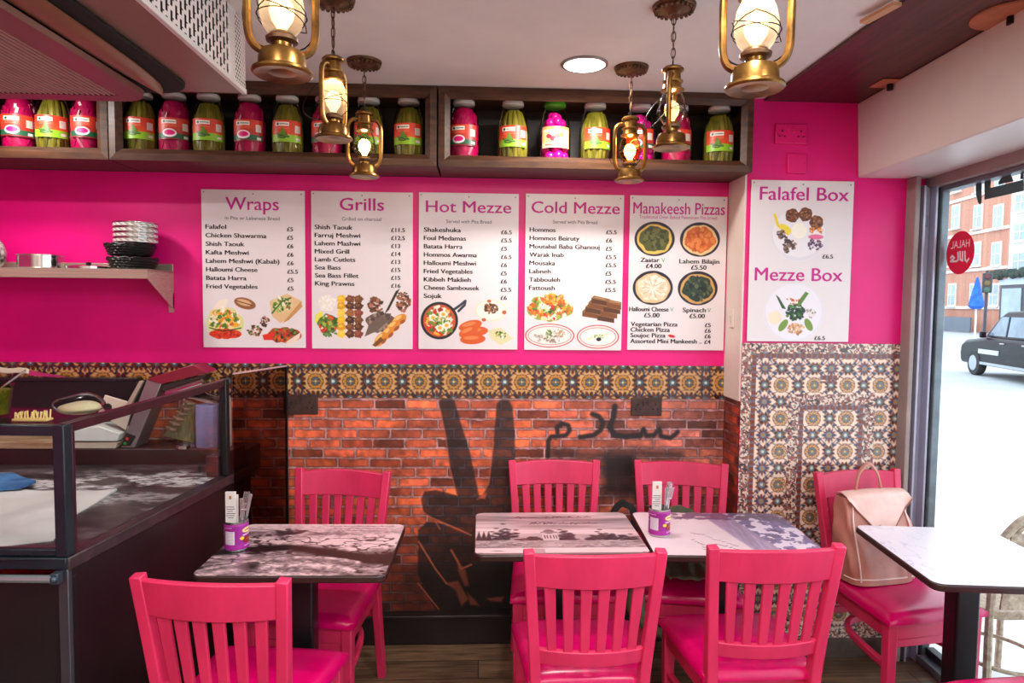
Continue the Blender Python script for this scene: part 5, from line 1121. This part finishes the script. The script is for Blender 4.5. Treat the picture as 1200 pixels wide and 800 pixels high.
# ================================================================== SERVING COUNTER
CT = .92
A_ = Z(78, 655, CT); B_ = Z(268, 558, CT); e_ = (B_ - A_).normalized(); n_ = Vector((e_.y, -e_.x, 0)); fd = Vector((-math.cos(YAW), math.sin(YAW), 0))
B2 = A_ + e_ * ((3.0 - A_.y) / e_.y); F2 = A_ + fd * 1.7
M_PANB = mat('black_side_panel', (34, 22, 26), .32, var=.35, scale=3); M_PANF = mat('black_front_panel', (20, 22, 24), .4, var=.3, scale=4); M_BRF = mat('maroon_metal', (70, 34, 44), .3, .4, var=.3, scale=14); M_TEAL = mat('dark_teal_metal', (40, 54, 62), .3, .5, var=.25); M_PALE = mat('pale_grey_tube', (150, 170, 172), .3, .6, var=.1)
sc_ = thing('serving_counter', 'black panelled serving counter with a floury marble worktop', 'counter', (A_.x, A_.y, 0))
def vquad(mb, p, q, z0, z1, th, off=0):
    d = (q - p).normalized(); n = Vector((d.y, -d.x, 0)) * th; o = Vector((d.y, -d.x, 0)) * off
    P = [p + o, q + o, q + o - n, p + o - n]; return mb.hexa([(v.x, v.y, z0) for v in P] + [(v.x, v.y, z1) for v in P])
vquad(MB(), A_ + e_ * .02, B2, .0, CT - .035, .03, -.006).build('side_panel', M_PANB, sc_, world=True, bevel=.002)
vquad(MB(), A_ + e_ * .0, B2, CT - .035, CT + .004, .05, .008).build('worktop_edge', mat('marble_edge', (56, 42, 46), .3, var=.4, scale=30), sc_, world=True, bevel=.004)
vquad(MB(), A_ - e_ * .002, A_ + e_ * .014, .0, CT - .03, .03, .004).build('corner_trim', mat('grey_trim', (84, 88, 94), .3, .6), sc_, world=True, bevel=.002)
vquad(MB(), F2, A_, 0, CT - .06, .03, -.01).build('front_panel', M_PANF, sc_, world=True, bevel=.002)
vquad(MB(), F2, A_, CT - .03, CT + .004, .04, .004).build('front_edge', M_TEAL, sc_, world=True, bevel=.003)
vquad(MB(), B2 - e_ * .24, B2, CT + .004, CT + .09, .05, -.03).build('end_upstand', mat('maroon_panel', (74, 26, 36), .4, var=.3), sc_, world=True, bevel=.003)
wx0, wx1, wy0, wy1 = -2.95, B2.x + .02, A_.y - .02, 3.0
h, w = int((wy1 - wy0) * 240), int((wx1 - wx0) * 240); XX, YY = np.meshgrid(np.linspace(wx0, wx1, w), np.linspace(wy1, wy0, h))
g = 22 + 84 * fbm(h, w, 12, 30, 5); fl_ = np.clip((fbm(h, w, 24, 50, 5) - .44) * 7, 0, 1) * np.clip((fbm(h, w, 3, 7, 3) - .30) * 3.2, 0, 1); lane = np.exp(-((YY - (2.72 + .10 * (XX + 1.6))) / .16) ** 2) + .7 * np.exp(-((YY - 2.35) / .2) ** 2)
img = np.stack([g * 1.02, g * .90, g * .93], -1); m_ = np.clip(fl_ * lane * 1.3, 0, 1)[..., None]; img = img * (1 - m_) + np.array((236, 230, 230)) * m_
ins = ((XX - A_.x) * n_.x + (YY - A_.y) * n_.y < 0) & (YY > A_.y - .0)
raster('worktop', img, lambda U, V: (wx0 + U * (wx1 - wx0), wy1 - V * (wy1 - wy0), CT + 0 * U), painted('floury_marble', .3, .2), sc_, world=True, keep=ins)
LZ = .99
MB().bx(-2.95, B2.x - .01, 3.0, 3.145, CT - .05, LZ).build('back_ledge', mat('dark_brown_ledge', (58, 32, 32), .4, var=.35, scale=8), sc_, world=True, bevel=.003)
# glass guard on the counter
gg = thing('glass_guard', 'glass guard with black corner posts standing on the serving counter', 'guard', (A_.x, A_.y, CT))
GT = 1.30
def post(p, z0, z1, m, nm, s=.026):
    M = Matrix(((e_.x, n_.x, 0), (e_.y, n_.y, 0), (0, 0, 1))); return MB().box((p.x, p.y, (z0 + z1) / 2), (s, s, z1 - z0), M).build(nm, m, gg, world=True, bevel=.003)
ia = A_ - n_ * .014 + e_ * .014; ib = B_ - n_ * .014
post(ia, CT + .0055, GT, M_TEAL, 'corner_post', .034); post(ia + e_ * .026 + n_ * .006, CT + .0055, GT - .005, M_BRF, 'side_post', .014); post(ib, CT + .0055, GT + .028, M_PANF, 'end_post', .03)
ZB = GT + .012
MB().sweep([(ia.x, ia.y, GT - .012), (ib.x, ib.y, ZB)], .022, .03, (0, 0, 1)).build('side_rail', M_BRF, gg, world=True, bevel=.003)
ff = ia + fd * 1.6
MB().sweep([(ia.x, ia.y, GT - .016), (ff.x, ff.y, GT - .016)], .03, .03, (0, 0, 1)).build('front_rail', M_TEAL, gg, world=True, bevel=.003)
MB().sweep([(ia.x, ia.y, CT + .016), (ff.x, ff.y, CT + .016)], .022, .02, (0, 0, 1)).build('lower_rail', M_TEAL, gg, world=True, bevel=.003)
tb = fd * .03 + Vector((0, -.035, 0)); MB().tube([(ia + Vector((-.01, -.045, -.045))), (ff + Vector((0, -.045, -.045)))], .011, 10).build('tube_rail', M_PALE, gg, world=True)
MB().box(ia + Vector((-.004, -.036, -.045)), (.022, .026, .03)).ball(ia + Vector((-.004, -.048, -.045)), .011, 10, 6).build('tube_joint', mat('blue_grey_joint', (70, 86, 100), .3, .6), gg, world=True, bevel=.002)
GLS = glass('guard_glass', (242, 245, 245), .3)
mb = MB(); q = [ia + e_ * .02, ib - e_ * .015]; vquad(MB(), q[0], q[1], CT + .012, GT - .02, .005).build('side_pane', GLS, gg, world=True)
vquad(MB(), ff, ia - Vector((.02, 0, 0)), CT + .03, GT - .03, .005).build('front_pane', GLS, gg, world=True)
bk2 = Vector((0, .30, 0)); MB().hexa([(v.x, v.y, GT - .006) for v in (ff, ia, ia + bk2 + Vector((.05, 0, 0)), ff + bk2)] + [(v.x, v.y, GT) for v in (ff, ia, ia + bk2 + Vector((.05, 0, 0)), ff + bk2)]).build('top_shelf', GLS, gg, world=True)
# tinted screen from the counter's end to the wall
q0 = B_ + e_ * .02 + n_ * .018; q1 = W(336.5, 430, 3.172); q1.z = 0; q0.z = 0
ts = thing('tinted_screen', 'dark tinted glass screen between the counter and the brick mural', 'screen', (q0.x, q0.y, 0))
vquad(MB(), q0, q1, .01, 1.345, .006).build('pane', glass('tinted_glass', (255, 232, 226), .5, see=.58), ts, world=True)
vquad(MB(), q0, q1, 1.345, 1.351, .008, .001).build('top_edge', mat('polished_glass_edge', (196, 160, 160), .3), ts, world=True)
vquad(MB(), q1 - (q1 - q0).normalized() * .008, q1, .01, 1.345, .01, .002).build('wall_channel', M_PANF, ts, world=True)

# ------------------------------------------------------------------ things on and behind the counter
def sheet(name, L, z, m, label, cat, wav=.004, th=.003):
    P = [Z(x, y, z) for x, y in L]; t = thing(name, label, cat, (P[0].x, P[0].y, z)); n = len(P); c = sum(P, Vector()) / n
    vs = []; fs = []; R = 8
    for r in range(R + 1):
        for i in range(n * 6):
            a = P[i // 6].lerp(P[(i // 6 + 1) % n], (i % 6) / 6); q = c.lerp(a, r / R); vs.append((q.x, q.y, z + th + wav * (math.sin(9 * q.x + 5 * q.y) * .5 + .5 + .35 * math.sin(31 * q.x - 17 * q.y))))
    N = n * 6; fs = [(r * N + i, r * N + (i + 1) % N, (r + 1) * N + (i + 1) % N, (r + 1) * N + i) for r in range(R) for i in range(N)]
    b = MB().add(vs, fs); b.add([(p[0], p[1], z + .0005) for p in vs[-N:]] + [vs[R * N + i] for i in range(N)], [(i, (i + 1) % N, N + (i + 1) % N, N + i) for i in range(N)])
    b.build('sheet', m, t, world=True, smooth=60); return t
sheet('baking_paper', [(-60, 574), (40, 575), (100, 576), (137, 575), (112, 590), (88, 604), (62, 634), (0, 641), (-60, 645)], CT, M_PAPER, 'large white sheet of paper spread on the counter worktop', 'paper', .006)
sheet('blue_cloth', [(-30, 557), (15, 558), (34, 562), (42, 566), (24, 573), (-30, 578)], CT + .012, mat('blue_cloth', (84, 140, 196), .8, c2=(50, 96, 150), scale=14, bump=.2), 'folded blue cloth at the back of the worktop', 'cloth', .01, .006)
t = thing('wooden_board', 'floury wooden board lying on the dark ledge behind the worktop', 'board', (W(65, 520, 3.0).x - .4, 3.07, LZ + .0005))
MB().box((0, 0, .016), (.8, .145, .032)).build('board', mat('pale_board', (206, 176, 146), .6, c2=(150, 108, 74), scale=5, stretch=(1, 9, 9)), t, bevel=.004)
cbx = W(163, 470, 3.16).x
t = thing('black_cabinet', 'low black cabinet against the tile border behind the counter', 'cabinet', (cbx - .5, 3.17, CT)); MB().bx(-.75, .5, -.024, .024, 0, 1.275 - CT).build('body', M_PANF, t, bevel=.003); MB().bx(-.75, .5, -.027, .026, 1.275 - CT, 1.29 - CT).build('top', mat('black_top', (30, 32, 34), .25), t, bevel=.002)
k0, k1, k2 = W(-12, 442, 3.16), W(34, 444, 3.16), W(76, 448, 3.16)
t = thing('kitchen_knife', 'knife with a cream handle lying on the black cabinet', 'knife', (k1.x, 3.16, 1.2905))
MB().slab(lambda u, v: (-.19 + .19 * u, -.008 + .016 * v, .014 + .012 * (1 - u) + .004 * math.sin(3 * PI * u)), 10, 2, (0, 0, .024)).build('handle', mat('cream_handle', (232, 222, 196), .4, var=.05), t, bevel=.005, seg=3)
MB().prism([(0, .032), (0, .008), (.10, .001), (.18, .0005)], (-.001, .001), lambda u, v, w: (u, w, v)).build('blade', M_CHROME, t)
def on_shelf(px, dy, z=GT): v = ia + fd * ((ia.x - (ia.x - .0)) * 1); d = ray(px, 480); y = A_.y + dy; return Vector((d[0] / d[1] * y, y, z))
p = on_shelf(0, .16); t = thing('sauce_tub', 'clear tub of green-yellow sauce with a ladle on the glass guard top', 'tub', (p.x - .02, p.y, GT + .0005))
MB().lathe([(.04, 0), (.052, .088), (.055, .09), (.055, .094), (.051, .094), (.039, .003), (0, .003)], 28).build('tub', glass('tub_plastic', (226, 228, 206), .7), t); MB().lathe([(.0385, .004), (.044, .05), (.049, .078), (0, .08)], 24).build('sauce', mat('herb_sauce', (160, 150, 62), .4, c2=(96, 92, 34), scale=30), t)
MB().tube([(.0, .0, .03), (.028, .0, .085), (.085, .02, .135)], .003, 7).build('ladle', M_FORK, t)
p = on_shelf(38, .07); t = thing('bristle_brush', 'yellow bristle brush lying bristles up on the glass guard top', 'brush', (p.x, p.y, GT + .0005))
MB().box((0, 0, .004), (.10, .03, .008)).build('block', mat('yellow_wood', (206, 180, 110), .6), t, bevel=.003); mb = MB()
for k in range(11):
    for j in range(2): x = -.044 + k * .0088; mb.tube([(x, -.007 + j * .014, .007), (x + random.uniform(-.006, .006), -.008 + j * .016, .026 + random.uniform(-.004, .006))], .0022, 5)
mb.build('bristles', mat('yellow_bristles', (228, 204, 134), .6), t)
p = on_shelf(93, .18); t = thing('bag_of_dough', 'clear plastic bag holding pale dough on the glass guard top', 'bag', (p.x, p.y, GT + .0005))
def lump(rx, ry, rz, s):
    b = MB().ball((0, 0, rz), (rx, ry, rz), 28, 16); r = random.Random(s); b.v = [(x * (1 + .09 * math.sin(18 * y + 9 * z + s) + .05 * math.sin(60 * x + s)), y * (1 + .09 * math.sin(22 * x + s)), max(0, z * (1 + .08 * math.sin(40 * x + 25 * y)))) for x, y, z in b.v]; return b
lump(.058, .045, .020, 1).build('dough', mat('pale_dough', (222, 206, 160), .6, var=.1), t, smooth=70); lump(.072, .055, .032, 2).build('plastic', glass('crinkled_plastic', (236, 238, 240), 1.0, .15), t, smooth=20)
# dough machine on the ledge
mx_ = W(150, 527, 3.05)
t = thing('dough_roller', 'slanted steel dough rolling machine with a red top behind the counter', 'machine', (mx_.x, 3.07, LZ))
def WP(L, y0, y1, m, nm, bev=.003): return MB().prism([(W(x, y, 3.02).x, max(LZ + .0006, W(x, y, 3.02).z)) for x, y in L][::-1], (y0, y1), lambda u, v, w: (u, w, v)).build(nm, m, t, world=True, bevel=bev)
M_MST = mat('machine_steel', (160, 158, 156), .32, .75, var=.2, scale=8)
WP([(141, 527.5), (158, 527.5), (189, 450), (172, 444)], 3.02, 3.135, M_MST, 'column'); WP([(150, 480), (156, 480), (172, 444), (166, 446)], 3.03, 3.12, M_DARK, 'dark_strip', .001); WP([(147, 476), (152, 478), (168, 447), (164, 446)], 3.015, 3.05, mat('beige_metal', (176, 158, 142), .4, .2), 'side_guide', .001)  # column, dark strip along its left side, beige side guide
WP([(172, 444), (189, 450), (243, 437), (226, 427)], 3.015, 3.14, mat('red_top', (136, 34, 52), .3, var=.2), 'red_top'); WP([(189, 451), (241, 438.5), (236, 446), (200, 462), (186, 458)], 3.03, 3.11, mat('machine_dark', (56, 44, 42), .5, var=.4), 'roller_housing')
MB().tube([W(196, 461, 3.02), W(238, 448, 3.02)], .02, 12).build('roller', M_CHROME, t, world=True)
WP([(143, 522), (153, 522), (159, 511), (149, 507)], 3.012, 3.02, M_DARK, 'switch_plate', .001)
for (x, y, c, nm) in ((149, 514, (216, 50, 50), 'stop_button'), (146.5, 519.5, (30, 130, 60), 'start_button')): v = W(x, y, 3.011); MB().lathe([(.007, 0), (.006, .005), (0, .006)], 14, (v.x, 3.012, v.z), RX(PI / 2)).build(nm, mat(nm, c, .4), t, world=True)
M_BGE = mat('beige_enamel', (206, 190, 172), .4, var=.08)
WP([(121, 463), (155, 473), (146, 505), (113, 484)], 3.03, 3.04, M_BGE, 'feed_plate'); v = W(126, 477, 3.025); MB().lathe([(.017, 0), (.015, .012), (0, .013)], 20, (v.x, 3.03, v.z), RX(PI / 2)).build('knob', M_DARK, t, world=True)
WP([(82, 516), (140, 516), (143, 507), (118, 498), (82, 503)], 3.0, 3.13, mat('white_tray', (226, 226, 220), .35), 'tray', .004); WP([(82, 527.5), (137, 527.5), (140, 517.5), (82, 517.5)], 3.005, 3.13, M_BGE, 'base')
# hand brush, scoop, lilac roll, bottle
bp = W(212, 500, 3.04)
t = thing('pastry_brush', 'straw hand brush with a ribbed wooden grip leaning on the mural behind the glass', 'brush', (bp.x, 3.06, LZ))
MB().prism([(W(x, y, 3.09).x, max(LZ + .0006, W(x, y, 3.09).z)) for x, y in ((190, 511), (202, 492), (218, 470), (228, 474), (228, 525))][::-1], (3.09, 3.125), lambda u, v, w: (u, w, v)).build('bristles', mat('straw_bristles', (158, 146, 104), .8, c2=(96, 104, 70), scale=30, stretch=(6, 1, .6), bump=.6), t, world=True, bevel=.006)
for k in range(6): v0, v1 = W(195 + k * 4.1, 500 - k * 6.1, 3.088), W(207 + k * 4.1, 504 - k * 6.1, 3.088); MB().tube([v0, v0.lerp(v1, .5) + Vector((0, -.006, -.004)), v1], [.006, .011, .006], 8).build('rib', mat('brown_grip', (150, 116, 96), .4, var=.2), t, world=True)
v = W(232, 462, 3.1); t = thing('steel_scoop', 'curved steel flour scoop above the straw brush', 'scoop', (v.x, 3.12, LZ))
MB().slab(lambda u, a: (v.x - .085 + .17 * u, 3.128 + .045 * a, v.z - .012 + .05 * math.sin(PI * a) * (1 - .3 * u) - .05 * u + .0), 14, 8, (0, 0, .002)).build('scoop', M_CHROME, t, world=True); MB().tube([(v.x - .08, 3.15, v.z + .0), (v.x - .09, 3.152, v.z - .10), (v.x - .085, 3.15, LZ + .002)], .007, 8).build('handle', M_FORK, t, world=True)
v = W(243.5, 500, 3.06); t = thing('paper_roll', 'lilac blue paper roll standing on the ledge behind the glass', 'roll', (v.x, 3.06, LZ + .0005)); MB().lathe([(.018, .185), (.018, 0), (.049, 0), (.050, .003), (.050, .186), (.049, .19), (.018, .19), (.018, .185)], 36, caps=False).build('roll', mat('lilac_paper', (150, 146, 198), .8, var=.08, scale=20, stretch=(1, 1, 12)), t)
v = W(262, 500, 3.04); t = thing('squeeze_bottle', 'white bottle with a dark blue cap beside the lilac roll', 'bottle', (v.x + .012, 3.04, LZ + .0005)); MB().lathe([(.022, 0), (.024, .004), (.024, .2), (.018, .23), (.012, .238)], 24).build('bottle', mat('milky_plastic', (216, 214, 206), .35), t); MB().lathe([(.014, .236), (.014, .268), (.008, .275), (0, .276)], 20).build('cap', mat('navy_cap', (40, 44, 110), .4), t)
v = W(217, 526, 3.03); t = thing('pastry_ring', 'small low steel ring on the ledge below the straw brush', 'ring', (v.x, 3.03, LZ + .0005)); MB().lathe([(.039, 0), (.041, 0), (.041, .014), (.039, .014), (.039, 0)], 28, caps=False).build('ring', M_CHROME, t)

# ================================================================== STREET OUTSIDE
GZ = -.12
M_PAVE = mat('pale_paving', (196, 196, 196), .8, var=.08, scale=2); M_ROAD = mat('road', (172, 176, 180), .8, var=.08, scale=1.5)
SA = math.radians(-9); SX = Vector((math.cos(SA), math.sin(SA), 0)); SY = Vector((-math.sin(SA), math.cos(SA), 0))     # across, along the street
def S3(a, b, z): v = SX * a + SY * b; return Vector((v.x, v.y, z))
def sbox(mb, a0, a1, b0, b1, z0, z1): return mb.hexa([S3(a0, b0, z0), S3(a1, b0, z0), S3(a1, b1, z0), S3(a0, b1, z0), S3(a0, b0, z1), S3(a1, b0, z1), S3(a1, b1, z1), S3(a0, b1, z1)])
struct('ground_pavement', MB().hexa([(1.9, -6, GZ - .1), (8, -6, GZ - .1), (14, 60, GZ - .1), (2.2, 60, GZ - .1), (1.9, -6, GZ), (8, -6, GZ), (14, 60, GZ), (2.2, 60, GZ)]), M_PAVE, 'pale pavement outside the shop window', 'pavement')
struct('ground_road', MB().bx(2.5, 90, -20, 120, GZ - .3, GZ - .06), M_ROAD, 'pale road running past the shop', 'road')
# far buildings
ST = 30.0
M_BRK = plank_mat('far_brick', (206, 150, 130), (194, 134, 114), (214, 184, 168), .8, .5, .18); M_STN = mat('pale_stone', (224, 216, 208), .7, var=.05); M_WWALL = mat('white_render', (228, 228, 228), .7, var=.04); M_PNE = mat('far_pane', (150, 168, 180), .15, var=.2, scale=.6); M_SHOPF = mat('dark_shopfront', (52, 58, 66), .4, var=.2)
dB = lambda px: (lambda d: (ST / 1.0, None))(ray(px, 360))
def bpos(px):      # street-along coordinate where the sight line through px meets the far facade
    d = ray(px, 356); dx, dy = d[0], d[1]; a = Vector((dx, dy, 0)); k = ST / a.dot(SX); return (a * k).dot(SY)
def building(b0, b1, hgt, m, name, label, wins, bands):
    t = thing(name, label, 'building', tuple(S3(ST, (b0 + b1) / 2, GZ)), 0, None)
    sbox(MB(), ST, ST + 8, b0, b1, GZ - .1, hgt).build('wall', m, t, world=True)
    sbox(MB(), ST - .2, ST + 8.1, b0, b1, hgt, hgt + .4).build('parapet', M_STN, t, world=True)
    for z in bands: sbox(MB(), ST - .12, ST + .1, b0 + .02, b1 - .02, z, z + .22).build('string_course', M_STN, t, world=True)
    for (b, z, w_, h_, arch) in wins:
        f = MB(); sbox(f, ST - .10, ST + .1, b - w_ / 2 - .12, b + w_ / 2 + .12, z - .12, z + h_ + .14)
        fo = f.build('window', M_STN, t, world=True, bevel=.02); L = wloc(t)
        def part(mb, nm, mm): mb.v = [tuple(Vector(p) - L) for p in mb.v]; o = mb.build(nm, mm, fo); return o
        part(sbox(MB(), ST - .12, ST - .08, b - w_ / 2, b + w_ / 2, z, z + h_), 'pane', M_PNE)
        gb = MB(); sbox(gb, ST - .15, ST - .11, b - .03, b + .03, z, z + h_); sbox(gb, ST - .15, ST - .11, b - w_ / 2, b + w_ / 2, z + h_ / 2 - .03, z + h_ / 2 + .03); part(gb, 'glazing_bars', M_WWALL)
        part(sbox(MB(), ST - .25, ST + .0, b - w_ / 2 - .2, b + w_ / 2 + .2, z - .22, z - .1), 'sill', M_STN)
    return t
b_w, b_e = bpos(1179), bpos(1060)
def zat(px, py): d = ray(px, py); a = Vector((d[0], d[1], 0)); k = ST / a.dot(SX); return CAMH + d[2] * k
W1 = []
for px in (1102, 1116, 1142, 1165.5):
    for py0, py1, wpx in ((243, 267, 1), (286, 310, 1), (334, 357, 1)): z0, z1 = zat(px, py1), zat(px, py0); W1.append((bpos(px), z0, .95, z1 - z0, False))
    W1.append((bpos(px), zat(px, 225), .95, 1.7, False))
building(b_w, b_e, 13.5, M_BRK, 'brick_building', 'red brick building with pale stone bands across the street', W1, [zat(1140, 232), zat(1140, 275), zat(1140, 318), zat(1140, 362)])
W2 = [(bpos(px), zat(px, py + 9), 1.3, zat(px, py - 9) - zat(px, py + 9), False) for px in (1193, 1216) for py in (238, 272, 306)]
bw2 = building(bpos(1260), b_w - .02, 14, M_WWALL, 'white_building', 'white rendered building beside the brick one across the street', W2, [zat(1190, 318)])
sbox(MB(), ST - .5, ST - .1, bpos(1240), bpos(1180), GZ, zat(1185, 328)).build('shopfront', M_SHOPF, bw2, world=True); sbox(MB(), ST - .6, ST - .5, bpos(1240), bpos(1180), zat(1185, 334), zat(1185, 327)).build('fascia', mat('pale_fascia', (190, 204, 214), .5), bw2, world=True); sbox(MB(), ST - .55, ST - .5, bpos(1206), bpos(1183), GZ + .5, zat(1190, 338)).build('shop_window', M_PNE, bw2, world=True)
hb = MB(); r_ = random.Random(3)
for k in range(60): b = bpos(1172) + (bpos(1215) - bpos(1172)) * r_.random(); v = S3(ST - .8, b, zat(1185, 322) + r_.uniform(-.15, .2)); hb.ball(v, r_.uniform(.12, .28), 7, 5)
hb.build('foliage_trough', mat('dark_foliage', (52, 74, 62), .8, c2=(34, 50, 44), scale=8, bump=.6), bw2, world=True)
sbox(MB(), ST - 1.6, ST - 1.5, bpos(1165), bpos(1060), GZ, zat(1130, 371) ).build('front_railing', mat('dark_railing', (96, 104, 116), .5), [o for o in bpy.data.objects if o.name == 'brick_building'][0], world=True)
# blue parasol, traffic light
v = DIST(1144, 360, 33); t = thing('closed_parasol', 'closed bright blue parasol on the pavement across the street', 'parasol', (v.x, v.y, GZ)); zt_, zb_ = DIST(1144, 327, 33).z, DIST(1144, 362, 33).z
MB().lathe([(.03, zt_ + .1 - GZ), (.07, zt_ - GZ), (.32, zb_ + .35 - GZ), (.36, zb_ + .15 - GZ), (.2, zb_ - GZ)][::-1], 14).build('canopy', mat('parasol_blue', (30, 110, 206), .7, c2=(16, 70, 160), scale=3), t); MB().lathe([(.04, 0), (.04, zb_ - GZ + .1)], 10).build('pole', M_WWALL, t); MB().lathe([(.35, 0), (.33, .1), (.06, .14)], 16).build('base', M_SHOPF, t)
v = DIST(1156, 340, 27); t = thing('traffic_light', 'dark traffic light on a pole across the street, left of the taxi roof'.replace(', left of the taxi roof', ' behind the taxi'), 'traffic light', (v.x, v.y, GZ), -.6); z0, z1 = DIST(1156, 343, 27).z - GZ, DIST(1156, 320, 27).z - GZ
MB().lathe([(.06, 0), (.06, z1 + .1)], 12).build('pole', M_SHOPF, t); MB().bx(-.17, .17, -.22, -.02, z0, z1).build('head', M_SHOPF, t, bevel=.03)
for k, c in enumerate(((90, 40, 40), (110, 90, 40), (50, 100, 80))): MB().lathe([(.11, 0), (.10, .04), (0, .05)], 16, (0, -.22, z1 - .14 - k * (z1 - z0) / 3), RX(PI / 2)).build('lamp', mat('signal_lens_%d' % k, c, .3), t)
# black taxi
v = DIST(1141, 428, 18.4); TA = math.radians(-13)
tx = thing('black_taxi', 'black taxi cab driving past outside the shop window', 'car', (v.x, v.y, GZ - .06), TA)
M_CAR = mat('black_car_paint', (12, 13, 20), .35, spec=.25, coat=0, var=.1); M_CGL = mat('car_glass', (110, 130, 146), .08, var=.3, scale=2); M_TYR = mat('tyre', (30, 32, 36), .7); M_HUB = mat('alloy_hub', (176, 182, 190), .3, .7)
# local: +y forward (front wheel at origin y=0), x across (near side x=0, far side x=1.8), z up
prof = [(.80, .30), (.86, .55), (.82, .82), (.55, .96), (-.25, 1.04), (-.62, 1.08), (-3.35, 1.06), (-3.72, .95), (-3.80, .6), (-3.74, .30)]
TM = lambda u, v, w: (w, u, v)
def bodypts(): return prof
MB().prism(prof[::-1], (0, 1.8), TM).build('body', M_CAR, tx, bevel=.09, seg=3)
cab = [(-.30, 1.03), (-.95, 1.62), (-1.25, 1.76), (-2.9, 1.80), (-3.25, 1.66), (-3.55, 1.05)]
MB().add([(.06 + .10 * (z - 1.03) / .77, y, z) for y, z in cab] + [(1.74 - .10 * (z - 1.03) / .77, y, z) for y, z in cab], [tuple(range(6)), tuple(range(11, 5, -1))] + [(i, 6 + i, 6 + (i + 1) % 6, (i + 1) % 6) for i in range(6)]).build('cabin', M_CAR, tx, bevel=.05, seg=3)
for y0, y1, y2, y3 in ((-.62, -1.42, -1.42, -1.10), (-1.52, -2.42, -2.42, -1.52), (-2.52, -3.36, -3.16, -2.52)):
    for side in (0, 1):
        xs = lambda z: (.035 + .10 * (z - 1.03) / .77) if side == 0 else (1.765 - .10 * (z - 1.03) / .77)
        MB().add([(xs(1.12), y0, 1.12), (xs(1.12), y1, 1.12), (xs(1.62), y2, 1.62), (xs(1.62), y3, 1.62)] + [(xs(1.12) + .03, y0, 1.12), (xs(1.12) + .03, y1, 1.12), (xs(1.62) + .03, y2, 1.62), (xs(1.62) + .03, y3, 1.62)], [(0, 1, 2, 3), (7, 6, 5, 4), (0, 4, 5, 1), (1, 5, 6, 2), (2, 6, 7, 3), (3, 7, 4, 0)]).build('side_window', M_CGL, tx)
MB().hexa([(.2, -.36, 1.10), (1.6, -.36, 1.10), (1.5, -.90, 1.60), (.3, -.90, 1.60), (.2, -.33, 1.12), (1.6, -.33, 1.12), (1.5, -.87, 1.63), (.3, -.87, 1.63)]).build('windscreen', M_CGL, tx)
for yy in (0, -2.98):
    for xx in (-.02, 1.62):
        M = RY(PI / 2); wh = MB().lathe([(.20, 0), (.32, 0), (.34, .03), (.34, .17), (.32, .2), (.2, .2)], 28, (xx, yy, .34), M).build('wheel', M_TYR, tx)
        MB().lathe([(.21, -.012 if xx < 1 else .19), (.21, .02 if xx < 1 else .212), (.05, .035 if xx < 1 else .22)], 20, (xx, yy, .34), M).build('hub', M_HUB, wh)
MB().bx(-.025, .0, -1.25, -.25, .62, .74).build('door_panel', mat('taxi_notice', (190, 196, 204), .4), tx); MB().bx(-.03, .01, -3.4, -.36, .33, .40).build('sill_strip', M_HUB, tx)
MB().bx(-.03, .01, -1.5, -1.3, .92, .95).bx(-.03, .01, -2.5, -2.3, .92, .95).build('door_handles', M_HUB, tx, bevel=.006); MB().bx(-.12, .03, -.55, -.45, 1.05, 1.22).build('mirror', M_CAR, tx, bevel=.03)
MB().hexa([(.1, .80, .66), (.45, .86, .66), (.45, .80, .82), (.1, .7, .82), (.12, .84, .66), (.45, .9, .66), (.45, .84, .82), (.12, .76, .82)]).build('headlamp', M_HUB, tx); MB().bx(.5, 1.3, -1.6, -1.35, 1.78, 1.9).build('roof_sign', mat('amber_sign', (220, 160, 60), .4), tx, bevel=.03)
# rattan chair on the pavement just outside the glass
v = Z(1230, 604, .80); M_RAT = mat('rattan', (196, 176, 150), .6, c2=(140, 118, 96), scale=40, bump=.5)
rc = thing('rattan_chair', 'rattan cafe chair on the pavement just outside the window', 'chair', (v.x + .02, v.y + .28, GZ), R_(180))
hb_ = .80 - GZ
MB().tube(smooth_path([(-.2, .22, 0), (-.19, .2, .45), (-.2, .24, .75), (-.16, .27, hb_ - .05), (-.08, .28, hb_), (.08, .28, hb_), (.16, .27, hb_ - .05), (.2, .24, .75), (.19, .2, .45), (.2, .22, 0)], 6), .016, 8, up=(0, 1, 0)).tube(smooth_path([(-.16, .24, .66), (-.14, .262, hb_ - .08), (-.06, .272, hb_ - .04), (.06, .272, hb_ - .04), (.14, .262, hb_ - .08), (.16, .24, .66)], 6), .012, 8, up=(0, 1, 0)).build('back_hoop', M_RAT, rc)
MB().slab(lambda u, q: ((u - .5) * .34, .225 + .04 * q, .5 + (hb_ - .58) * q), 8, 8, (0, .008, 0)).build('woven_back', M_RAT, rc); MB().prism(rrect(-.2, .2, -.2, .21, .08), (.44, .475), lambda a, b, c: (a, b, c)).build('seat', M_RAT, rc, bevel=.01)
for s_ in (-1, 1): MB().tube([(s_ * .19, -.2, 0), (s_ * .17, -.17, .45)], .015, 8).build('front_leg', M_RAT, rc)
MB().tube([(.17 * math.cos(a), .02 + .19 * math.sin(a), .2) for a in np.linspace(0, 2 * PI, 25)[:-1]], .009, 6, True).build('leg_ring', M_RAT, rc)
